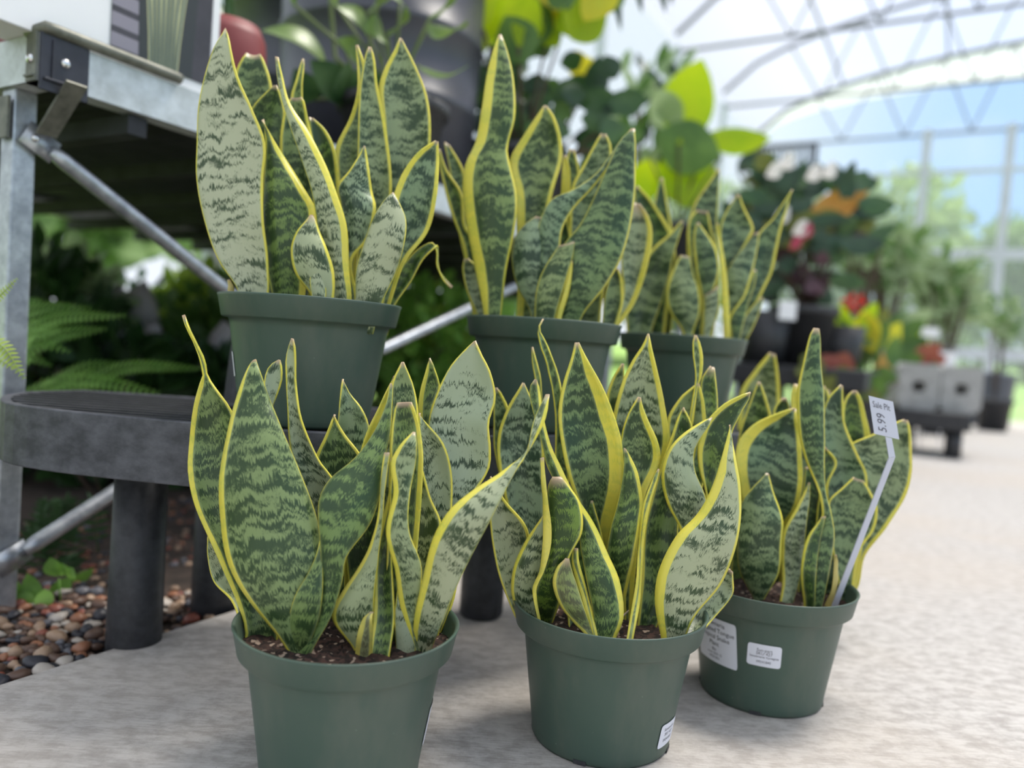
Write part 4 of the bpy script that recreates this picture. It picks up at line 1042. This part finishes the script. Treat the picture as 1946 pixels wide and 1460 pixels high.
# dark small plants low behind the gap beside grey pot
S = []
for k in range(40):
    x, y = rg.uniform(850, 960), rg.uniform(90, 420); S.append(((x, y), (x + rg.uniform(-35, 35), y - rg.uniform(-10, 55)), rg.uniform(.05, .09), rg.choice(['dark', 'dark', 'clusia', 'mid']) if rg.random() < .88 else 'lime'))
clump('leafy_shrub', 'dark dense shrub right of the huge grey pot', on_bench(905, 2.75), .12, .2, S, None, .12, 5)
# ponytail tips hanging from above the frame
b = MB()
for (x, y) in ((1180, 60), (1220, 25), (1265, 25), (1278, 10), (1170, 20)):
    p0 = F(x - 12, -120, 2.6); p1 = F(x, y, 2.6); blade(b, p0, p1, .03, side=(1, 0, 0), ns=8)
hb = thing('hanging_plant', 'strap leaves hanging down over the top edge against the bright roof', 'plant', F(1215, -200, 2.6))
child('foliage', b.v, b.f, GR['dark'], hb)
c = F(1215, -200, 2.6); simple_pot(hb, c - Vector((0, 0, .05)), .14, .14, BLACK)
b = MB(); 
for k in range(3): a = 2.1 * k; b.tube([c + Vector((.13 * math.cos(a), .13 * math.sin(a), .06)), c + Vector((0, 0, .55)), Vector((c.x, c.y, 4.3))], .002, 4)
child('hanger', b.v, b.f, BLACK, hb)

# second black bench, right back, with dark nursery pots and foliage
def legged_bench(name, label, c, w_, d_, h_):
    root = thing(name, label, 'bench', (c[0], c[1], 0)); ax = BU
    b = MB(); b.box(Vector((c[0], c[1], h_ - .05)), (w_, d_, .10), ax); bevel(child('bench_top', b.v, b.f, BLACK, root, False), .01)
    for i in (-1, 1):
        for j in (-1, 1):
            q = Vector((c[0], c[1], 0)) + ax * i * (w_ / 2 - .08) + BV * j * (d_ / 2 - .08)
            b = MB(); b.lathe([(0, 0), (.045, 0), (.045, h_ - .1), (0, h_ - .1)], q, 20); child('leg', b.v, b.f, BLACK, root)
    return root
b2c = F(1545, 650, 4.0); B2H = .46
legged_bench('plastic_bench', 'low black plastic bench at right back carrying dark pots', (b2c.x, b2c.y), .9, .62, B2H)
rg = random.Random(31)
S = []
for k in range(75):
    x, y = rg.uniform(1400, 1640), rg.uniform(310, 470)
    if x > 1600 and y < 340: continue
    a = rg.uniform(-.4, 3.5); l_ = rg.uniform(50, 95); S.append(((x, y), (x + l_ * math.cos(a), y - l_ * math.sin(a) * .6), rg.uniform(.07, .12), rg.choice(['dark', 'dark', 'dark', 'clusia', 'olive'])))
for k in range(60):
    x, y = rg.uniform(1420, 1640), rg.uniform(440, 590); a = rg.uniform(-.6, 3.7); l_ = rg.uniform(40, 80)
    if x > 1590 and y > 520: continue
    S.append(((x, y), (x + l_ * math.cos(a), y - l_ * math.sin(a) * .5), rg.uniform(.07, .11), rg.choice(['dark', 'dark', 'plum', 'clusia'])))
S += [((1530, 425), (1650, 362), .15, 'orange'), ((1540, 470), (1640, 440), .14, 'olive'), ((1600, 400), (1690, 405), .07, 'dark'), ((1600, 380), (1625, 305), .07, 'dark')]
b2l = F(1530, 560, 3.9)
ap = clump('anthurium', 'dark-leaved plant with one orange leaf and pale flowers at right back', (b2l.x, 3.9, B2H), .17, .30, S, None, .15, 6)
for (x, y) in ((1455, 335), (1480, 318), (1505, 445), (1560, 335), (1530, 340), (1470, 420)):
    b = MB(); blade(b, F(x, y, 3.68), F(x + 30, y - 26, 3.68), .09, side=(1, .3, .4), ns=5); child('flower', b.v, b.f, FLW, ap)['label'] = 'pale flower'
for (x, y) in ((1500, 475), (1520, 455)):
    b = MB(); blade(b, F(x, y, 3.7), F(x + 22, y - 32, 3.7), .06, side=(1, .3, .4), ns=5); child('flower', b.v, b.f, FLP, ap)['label'] = 'dark pink flower'
for i, (px, r_, h_) in enumerate(((1455, .13, .26), (1600, .12, .22))):
    q = F(px, 600, 3.85 + .12 * i); b = MB(); b.lathe([(0, 0), (r_ * .78, 0), (r_, h_), (r_ * .93, h_), (r_ * .9, h_ * .85), (0, h_ * .85)], (q.x, q.y, B2H), 36)
    solo('nursery_pot', b.v, b.f, BLACK, ['black nursery pot on the right back bench, left of the dark-leaved plant', 'black nursery pot on the right back bench, right of the dark-leaved plant'][i], 'pot')
q = F(1497, 590, 3.7); b = MB(); b.box(q, (.085, .004, .09), (1, .1, 0)); o = child('pot_label', b.v, b.f, WHITE, ap, False)
o.location = (0, 0, 0)
# dark floor-level pots under/behind
for i, (px, Y) in enumerate(((1470, 3.0), (1560, 3.2))):
    q = F(px, 780, Y); b = MB(); b.lathe([(0, 0), (.10, 0), (.13, .24), (.12, .24), (.11, .2), (0, .2)], (q.x, q.y, 0), 36)
    solo('nursery_pot', b.v, b.f, BLACK, ['black pot on the concrete behind the yellow leaf tips', 'black pot on the concrete behind the tall narrow twisted leaf'][i], 'pot')

# croton bench: grey blocks on a black table
ct = F(1768, 800, 4.65); TH = .26
legged_bench('plastic_bench', 'small black table with grey blocks on it at far right', (ct.x, ct.y), .62, .42, TH)
CB = mat('grey_block', (.30, .30, .29), .85, col2=(.45, .45, .44), scale=20, bump=.3)
for i, px in enumerate((1729, 1809)):
    q = F(px, 745, 4.6); c = Vector((q.x, 4.6, TH)); root = thing('concrete_block', ['left grey block with dark hole on the small black table', 'right grey block with dark hole on the small black table'][i], 'block', c)
    b = MB(); w_, h_ = .245, .27; n = 24; vs = []; fs = []
    for yy_ in (-.10, .10):
        for k in range(n):
            a = 2 * math.pi * k / n + .13; s_ = max(abs(math.cos(a)), abs(math.sin(a))); vs.append(c + Vector((w_ / 2 * math.cos(a) / s_, yy_, h_ / 2 + h_ / 2 * math.sin(a) / s_)))
        for k in range(n):
            a = 2 * math.pi * k / n + .13; vs.append(c + Vector((.042 * math.cos(a), yy_, h_ / 2 + .035 * math.sin(a))))
    for k in range(n):
        j = (k + 1) % n
        fs += [(k, j, n + j, n + k), (2 * n + k, 3 * n + k, 3 * n + j, 2 * n + j), (k, 2 * n + k, 2 * n + j, j), (n + k, n + j, 3 * n + j, 3 * n + k)]
    b.add(vs, fs); child('block', b.v, b.f, CB, root, False)
    b = MB(); b.box(c + Vector((0, .095, h_ / 2)), (.08, .004, .07)); child('core', b.v, b.f, BLACK, root, False)
rg = random.Random(41)
def bushy(name, label, px, y_, Y, rad_px, n_, keys, seed, pr=.12, ph=.2, stand=None, cat='potted plant', lw=(.05, .09), group=None):
    q = F(px, y_, Y); base_z = stand if stand is not None else 0.0
    rg = random.Random(seed); S = []
    for k in range(n_):
        a = rg.uniform(0, 6.28); r_ = math.sqrt(rg.random()); x = px + rad_px[0] * r_ * math.cos(a) * .7; y = y_ + rad_px[1] * r_ * math.sin(a) * .7
        aa = rg.uniform(-.3, 3.4); l_ = rg.uniform(.35, .7) * min(rad_px); S.append(((x, y), (x + l_ * math.cos(aa), y - l_ * math.sin(aa)), rg.uniform(*lw), rg.choice(keys)))
    return clump(name, label, (q.x, Y, base_z), pr, ph, S, None, .12, seed, group=group)
def at_floor(px, Y):
    p = F(px, 700, Y); return (p.x, Y, 0.0)
S = [((1600, 670), (1575, 590), .16, 'lime'), ((1640, 660), (1570, 640), .17, 'yellow'), ((1625, 690), (1640, 600), .18, 'lime'), ((1660, 670), (1640, 590), .13, 'yellow'), ((1690, 680), (1712, 612), .13, 'yellow'), ((1640, 640), (1668, 575), .10, 'lime'), ((1640, 700), (1585, 690), .12, 'mid'), ((1650, 710), (1620, 735), .14, 'mid'), ((1660, 700), (1675, 740), .14, 'mid'), ((1610, 650), (1600, 575), .10, 'lime'), ((1660, 650), (1690, 585), .12, 'olive'), ((1600, 690), (1570, 655), .12, 'lime'), ((1700, 700), (1665, 680), .12, 'orange')]
cr = clump('croton', 'croton with bright yellow leaves and a red flower left of the grey blocks', at_floor(1640, 4.0), .12, .2, S + [((x + 8, y + 22), (x2 - 5, y2 + 25), w_ * .8, 'mid') for (x, y), (x2, y2), w_, _ in S], None, .12, 51)
q = F(1622, 578, 3.85); b = MB(); leafball(b, q, (.028, .028, .028), 26, .04, rg); fo = child('flower', b.v, b.f, FLR, cr); fo['label'] = 'red flower'
S = [((1700, 640), (1770, 590), .15, 'pale'), ((1705, 660), (1775, 625), .17, 'lime'), ((1695, 680), (1765, 660), .15, 'yellow'), ((1720, 690), (1800, 680), .16, 'red'), ((1730, 700), (1790, 655), .13, 'red'), ((1690, 700), (1745, 700), .13, 'olive'), ((1690, 650), (1725, 590), .12, 'mid'), ((1700, 700), (1680, 730), .12, 'mid')]
clump('croton', 'croton with red and lime leaves above the grey blocks', at_floor(1705, 4.9), .1, .2, S + [((x, y + 14), (x2 - 10, y2 + 18), w_ * .8, 'mid') for (x, y), (x2, y2), w_, _ in S], None, .1, 52)
S = [((1600, 715), (1550, 680), .13, 'red'), ((1590, 725), (1610, 670), .14, 'red'), ((1620, 725), (1560, 710), .12, 'red'), ((1600, 740), (1570, 760), .12, 'mid'), ((1625, 740), (1640, 700), .14, 'mid'), ((1560, 740), (1530, 700), .12, 'mid'), ((1640, 745), (1680, 720), .13, 'mid'), ((1570, 700), (1520, 680), .10, 'olive')]
clump('croton', 'croton with dull red and green leaves beside the tall narrow snake plant leaf', at_floor(1600, 3.6), .1, .2, S + [((x + 10, y + 14), (x2 - 10, y2 + 25), w_ * .9, 'olive') for (x, y), (x2, y2), w_, _ in S], None, .1, 53)
for i, (px, y_, Y, rp2, n_) in enumerate(((1690, 500, 5.6, (90, 80), 150), (1800, 560, 6.3, (85, 95), 150), (1640, 470, 5.2, (60, 60), 90), (1905, 610, 7.2, (45, 60), 60))):
    bushy('pale_shrub', ['airy pale green shrub above the yellow croton', 'airy pale shrub before the gable wall, left of the grey bin', 'small olive shrub just right of the orange leaf', 'thin pale shrub above the grey bin'][i], px, y_, Y, rp2, n_, ['pale', 'pale', 'mid'], 60 + i, lw=(.04, .07), stand=0.0, pr=.16, ph=.3)
# white tags among the crotons
for i, (x, y) in enumerate(((1768, 632), (1800, 682))):
    q = F(x, y, 4.95); b = MB(); b.box(q, (.13, .003, .06 if i == 0 else .09), (1, .2, 0)); b.box(Vector((q.x, q.y + .004, q.z / 2)), (.008, .004, q.z))
    solo('plant_tag', b.v, b.f, WHITE, ['wide white tag among the red and lime croton leaves', 'white tag standing above the right grey block'][i], 'tag', smooth=False)
# grey bin
q = G(1897, 812); root = thing('grey_bin', 'dark grey bin on the concrete at far right edge', 'bin', (q.x, q.y + .2, 0))
b = MB(); c = Vector((q.x, q.y + .2, 0)); b.lathe([(0, 0), (.20, 0), (.225, .52), (.24, .52), (.24, .56), (.225, .56), (.21, .5), (0, .5)], c, 40); child('bin_body', b.v, b.f, mat('bin_grey', (.12, .14, .18), .5), root)

# sign-like dark tray rack near the gable's left corner
q = F(1495, 278, 8.0); b = MB(); b.box(q, (.60, .05, .03), LT)
for k in range(12): b.box(q + LT * (-.28 + .05 * k) + Vector((0, 0, -.12)), (.02, .03, .24), LT)
b.box(q + Vector((0, 0, -.24)), (.60, .05, .03), LT); b.box(q + LT * -.28 + Vector((0, 0, -q.z / 2)), (.05, .05, q.z), LT); b.box(q + LT * .28 + Vector((0, 0, -q.z / 2)), (.05, .05, q.z), LT)
solo('slatted_rack', b.v, b.f, mat('rack_dark', (.05, .05, .07), .6), 'tall dark slatted rack before the far end wall', 'rack', smooth=False)

# ------------------------------------------------------------------ ferns, under-bench greenery, gravel
def frond(pts, plen, n_=26, up=Vector((0, 0, 1))):
    ln = sum((Vector(pts[i + 1]) - Vector(pts[i])).length for i in range(len(pts) - 1)); n_ = max(10, int(ln / (plen * .40)))
    mb = MB(); P = catmull([Vector(p) for p in pts], n_ + 1)
    mb.tube(P, [.0016 * (1 - .7 * i / n_) for i in range(n_ + 1)], 5)
    for i in range(2, n_ + 1):
        t = (P[min(i + 1, n_)] - P[i - 1]).normalized(); sd = t.cross(up).normalized()
        s = i / n_; L_ = plen * (math.sin(math.pi * min(1, s * .8 + .14)) ** .7) * (1 - .25 * s)
        for sg in (-1, 1):
            d = (sd * sg + t * .35 + Vector((0, 0, -.18))).normalized()
            blade(mb, P[i], P[i] + d * L_, L_ * .34, side=t, ns=5, arch_=.08, fold=.1, shape=.6)
    return mb
def fern(name, label, root_loc, fronds, key):
    root = thing(name, label, 'fern', root_loc)
    for (pts, pl) in fronds:
        up = Vector((.25, -.75, .6)); mb = frond(pts, pl * .5, n_=38, up=up); child('frond', mb.v, mb.f, GR[key], root)
    b = MB(); 
    for (pts, pl) in fronds: b.tube([Vector(root_loc), Vector(root_loc).lerp(Vector(pts[0]), .5) + Vector((0, 0, .02)), Vector(pts[0])], .002, 5)
    child('stalk', b.v, b.f, WOOD, root)
    return root
z_ = -.018
fern('fern', 'bright young fern fronds poking past the left steel post', (-.80, 1.05, z_), [([F(-60, 600, 1.02), F(-10, 570, 1.02), F(32, 530, 1.02)], .022), ([F(-70, 640, 1.02), F(0, 655, 1.02), F(45, 718, 1.02)], .030), ([F(-80, 700, 1.05), F(-20, 680, 1.05), F(30, 700, 1.05)], .028)], 'ferny')
fern('fern', 'green fern under the steel bench right of the left post', (-1.1, 1.62, z_), [([F(-20, 690, 1.45), F(90, 610, 1.45), F(235, 600, 1.45)], .050), ([F(-30, 660, 1.5), F(60, 590, 1.5), F(170, 585, 1.5)], .050), ([F(0, 720, 1.4), F(60, 650, 1.4), F(130, 668, 1.4)], .045), ([F(10, 740, 1.45), F(50, 680, 1.45), F(95, 695, 1.45)], .04), ([F(0, 640, 1.55), F(60, 620, 1.55), F(150, 640, 1.55)], .05), ([F(10, 700, 1.38), F(50, 640, 1.38), F(110, 630, 1.36)], .05), ([F(20, 690, 1.5), F(100, 640, 1.5), F(200, 625, 1.48)], .055), ([F(15, 620, 1.45), F(40, 580, 1.45), F(80, 570, 1.42)], .04)], 'fern')
fern('fern', 'fern with long level frond just behind the slatted black bench', (-.9, 1.75, z_), [([F(20, 760, 1.5), F(150, 722, 1.5), F(300, 748, 1.5)], .058), ([F(40, 770, 1.55), F(160, 700, 1.55), F(220, 690, 1.55)], .055), ([F(120, 760, 1.6), F(230, 700, 1.6), F(380, 700, 1.6)], .05)], 'fern')
fr_ = []
rg = random.Random(71)
for k in range(20):
    x0, y0 = rg.uniform(-60, 230), rg.uniform(930, 1130); Y = rg.uniform(1.35, 1.65); fr_.append(([F(x0, y0 + 60, Y), F(x0 + rg.uniform(-30, 30), y0 - 40, Y), F(x0 + rg.uniform(-70, 70), y0 + rg.uniform(-40, 60), Y)], .055))
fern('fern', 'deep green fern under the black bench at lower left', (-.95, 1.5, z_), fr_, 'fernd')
# low weeds
b = MB(); rg = random.Random(72)
for (x, y) in ((75, 1140), (50, 1145), (95, 1125), (120, 1095), (25, 1140), (88, 1150)):
    q = G(x, y + 12, z_); blade(b, q, q + Vector((rg.uniform(-.03, .05), rg.uniform(-.02, .02), rg.uniform(.015, .05))), .028, side=(1, .4, .3), ns=5)
solo('weed', b.v, b.f, GR['fern'], 'low fresh green weeds on the gravel left of the black leg', 'weed'); b = MB()
q = G(115, 1150, z_)
for k in range(3): blade(b, F(110 + 8 * k, 1095, q.y), F(95 + 22 * k, 1060 + 10 * k, q.y), .03, side=(1, 0, .2), ns=6)
b.tube([q, F(112, 1100, q.y)], .0015, 5)
solo('weed', b.v, b.f, GR['fern'], 'small lobed weed on a thin stem standing over the low weeds', 'weed')
# shrubs behind the steel bench
def shrub(label, c, rad, n_, size, key, seed, name='garden_shrub', group=None):
    rg = random.Random(seed); root = thing(name, label, 'shrub', (c[0], c[1], 0), group); mb = MB(); leafball(mb, c, rad, n_, size, rg, .5)
    child('foliage', mb.v, mb.f, GR[key], root); b = MB()
    for k in range(5): b.tube([Vector((c[0] + rg.uniform(-.05, .05), c[1], -.05)), Vector(c) + Vector((rg.uniform(-rad[0], rad[0]) * .6, 0, rg.uniform(0, rad[2] * .4)))], .008, 6)
    child('stem', b.v, b.f, WOOD, root)
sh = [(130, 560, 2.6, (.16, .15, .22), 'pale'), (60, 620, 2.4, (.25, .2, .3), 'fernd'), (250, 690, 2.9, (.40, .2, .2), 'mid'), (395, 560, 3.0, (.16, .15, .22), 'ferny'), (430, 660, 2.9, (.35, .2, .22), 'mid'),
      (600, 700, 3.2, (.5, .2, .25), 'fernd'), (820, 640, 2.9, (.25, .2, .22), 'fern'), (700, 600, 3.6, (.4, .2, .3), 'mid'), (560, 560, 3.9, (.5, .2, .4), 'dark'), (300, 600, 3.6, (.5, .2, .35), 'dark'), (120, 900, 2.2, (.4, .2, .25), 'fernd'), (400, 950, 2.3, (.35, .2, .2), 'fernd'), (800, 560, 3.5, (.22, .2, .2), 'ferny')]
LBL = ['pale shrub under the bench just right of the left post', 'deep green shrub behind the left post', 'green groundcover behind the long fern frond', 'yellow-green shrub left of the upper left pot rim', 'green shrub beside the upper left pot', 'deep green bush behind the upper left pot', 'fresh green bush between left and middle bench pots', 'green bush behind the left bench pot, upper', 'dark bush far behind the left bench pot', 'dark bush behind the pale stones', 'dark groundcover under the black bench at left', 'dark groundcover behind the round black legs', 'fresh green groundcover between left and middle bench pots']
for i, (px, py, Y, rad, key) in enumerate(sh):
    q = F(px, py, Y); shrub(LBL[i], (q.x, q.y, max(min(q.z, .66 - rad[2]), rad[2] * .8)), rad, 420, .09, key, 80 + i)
# pale stones/pots seen through the gap
STN = mat('pale_stone', (.42, .38, .37), .8, col2=(.58, .55, .55), scale=9)
rg = random.Random(99)
def stone(c, r, material, seed, sq=(1, 1, .8)):
    rg = random.Random(seed); bm = bmesh.new(); bmesh.ops.create_icosphere(bm, subdivisions=2, radius=1)
    ph = [rg.uniform(0, 6) for _ in range(6)]
    vs = []
    for v in bm.verts:
        k = 1 + .12 * math.sin(3 * v.co.x + ph[0]) + .10 * math.sin(4 * v.co.y + ph[1]) + .08 * math.sin(5 * v.co.z + ph[2]); vs.append(Vector((v.co.x * r * sq[0] * k, v.co.y * r * sq[1] * k, v.co.z * r * sq[2] * k)))
    fs = [tuple(v.index for v in f.verts) for f in bm.faces]; bm.free(); return vs, fs
for i, (px, py, Y, r) in enumerate(((165, 545, 2.75, .10), (275, 555, 2.7, .08), (290, 600, 2.45, .05), (425, 600, 2.55, .08), (215, 640, 2.5, .05), (228, 540, 2.65, .05))):
    q = F(px, py, Y); hh = max(q.z, .1); vs, fs = stone(None, 1, STN, 900 + i); vs = [Vector((v.x * r + q.x, v.y * r * .8 + q.y, hh / 2 + v.z / .8 * hh / 2 * .95)) for v in vs]
    solo('garden_stone', vs, fs, STN, 'pale stone behind the steel bench, ' + ['just right of the left post', 'right of the leftmost one', 'below the second one', 'nearest the left bench pot rim', 'lowest of the group', 'between the two highest ones'][i], 'stone')
# pebbles
PM = [mat('pebble_%s' % n_, c_, .45, var=.25, scale=60) for n_, c_ in (('brown', (.12, .07, .05)), ('red', (.24, .07, .045)), ('tan', (.36, .24, .16)), ('pale', (.48, .43, .38)), ('grey', (.13, .13, .15)), ('dark', (.035, .035, .045)), ('rust', (.30, .13, .07)))]
protos = []
for k in range(14):
    vs, fs = stone(None, 1, None, 300 + k, (1, .75 + .05 * (k % 4), .55 + .06 * (k % 3)))
    me = bpy.data.meshes.new('pebble'); me.from_pydata([tuple(v) for v in vs], [], fs); me.materials.append(PM[k % 7]); me.polygons.foreach_set('use_smooth', [True] * len(me.polygons)); protos.append(me)
rg = random.Random(7); placed = []
first = None; tries = 0
while len(placed) < 300 and tries < 20000:
    tries += 1
    px, py = rg.uniform(-30, 400), rg.uniform(1130, 1345); q = G(px, py, -.012)
    t_ = (q - G0).dot(LT)
    r = rg.uniform(.0065, .0155)
    if t_ > ET - r * 1.1 - .002 or t_ < 1.0: continue
    if px > 235 and py > 1180: continue
    if any((q.x - a) ** 2 + (q.y - b_) ** 2 < ((r + c_) * .74) ** 2 for a, b_, c_ in placed): continue
    if (Vector((q.x, q.y)) - Vector((-.502, 1.055))).length < .036 + r: continue
    placed.append((q.x, q.y, r))
    pi = rg.choice([0, 1, 2, 3, 4, 5, 6, 7, 9, 12, 0, 7, 3, 2, 13]); cn = ('brown', 'brick red', 'tan', 'pale', 'grey', 'near-black', 'rust')[pi % 7]
    o = bpy.data.objects.new('pebble', protos[pi])
    o.location = (q.x, q.y, -.018 + r * .5 + rg.uniform(0, .004)); o.scale = (r, r, r); o.rotation_euler = (rg.uniform(-.3, .3), rg.uniform(-.3, .3), rg.uniform(0, 6.28))
    COL.objects.link(o); o['label'] = 'rounded ' + cn + ' pebble in the gravel between concrete edge and black leg'; o['category'] = 'pebble'; o['group'] = cn + ' pebbles beside the concrete'
print('pebbles', len(placed), tries)
# finer gravel filling the bed: nobody could count it
mb = MB(); mi = []; rg = random.Random(17)
tv, tf = stone(None, 1, None, 55)
bm = bmesh.new(); bmesh.ops.create_icosphere(bm, subdivisions=1, radius=1); iv = [v.co.copy() for v in bm.verts]; if_ = [tuple(v.index for v in f.verts) for f in bm.faces]; bm.free()
for k in range(3200):
    t_ = ET - .008 - rg.random() ** 1.3 * .8; s_ = 10.85 - rg.random() * 2.6; p = hp(t_, s_, 0); r = rg.uniform(.005, .011)
    rz = rg.uniform(0, 6.28); c_, s2 = math.cos(rz), math.sin(rz)
    mb.add([Vector((p.x + (v.x * c_ - v.y * s2 * .7) * r, p.y + (v.x * s2 + v.y * .7 * c_) * r, -.016 + v.z * r * .6)) for v in iv], if_); mi += [rg.choice([0, 0, 1, 4, 5, 5, 2, 6])] * len(if_)
g = solo('gravel', mb.v, mb.f, PM, 'small brown and red gravel covering the bed under the benches', 'gravel', kind='stuff')
g.data.polygons.foreach_set('material_index', mi)

# ------------------------------------------------------------------ trees outside
TRE = {'a': mat('tree_leaf_light', (.30, .42, .16), .6, col2=(.42, .54, .24), scale=2, trans=.35), 'b': mat('tree_leaf_mid', (.18, .28, .12), .6, col2=(.28, .38, .18), scale=2, trans=.3)}
def tree(label, t, s, h_, r_, key, seed):
    r_ *= .8; rg = random.Random(seed); c = hp(t, s, 0); root = thing('tree', label, 'tree', c, 'trees beyond the end wall')
    mb = MB()
    for k in range(7): leafball(mb, c + Vector((rg.uniform(-.6, .6) * r_, rg.uniform(-.6, .6) * r_, h_ * rg.uniform(.35, .85))), (r_ * .6, r_ * .6, h_ * .2), 130, .42, rg, .6)
    child('crown', mb.v, mb.f, TRE[key], root); b = MB(); b.tube([c + Vector((0, 0, -.2)), c + Vector((0, 0, h_ * .6))], [.12, .07], 8); child('trunk', b.v, b.f, WOOD, root)
k = 0
for (t, s, h_, r_, key) in ((-3.5, -7, 5.0, 2.0, 'a'), (-.5, -7.5, 4.8, 1.9, 'b'), (1.6, -8, 5.6, 2.0, 'a'), (4.0, -9, 4.0, 2.2, 'b'), (6.5, -10, 3.6, 2.2, 'a'), (9.5, -9, 4.0, 2.3, 'b'), (-6.5, -4, 5, 2.2, 'b'), (-6, 3, 4.5, 2.0, 'a'), (-5.5, 7, 4.2, 1.9, 'b'), (12.5, -10, 5, 2.4, 'a')):
    k += 1; tree(['pale leafy tree outside', 'darker leafy tree outside'][key == 'b'] + ' the glasshouse, ' + ['beyond the far wall corner', 'behind the pale crossbar left of the blue sky', 'reaching highest against the blue sky', 'low and right of the highest one', 'low at the far right beyond the end wall', 'beyond the right end of the end wall', 'left of the house beyond the side wall', 'left of the house halfway along', 'left of the house nearest the benches', 'farthest right of all'][k - 1], t, s, h_, r_, key, 500 + k)
for o in list(bpy.data.objects):
    if o.get('group') == 'trees beyond the end wall': del o['group']
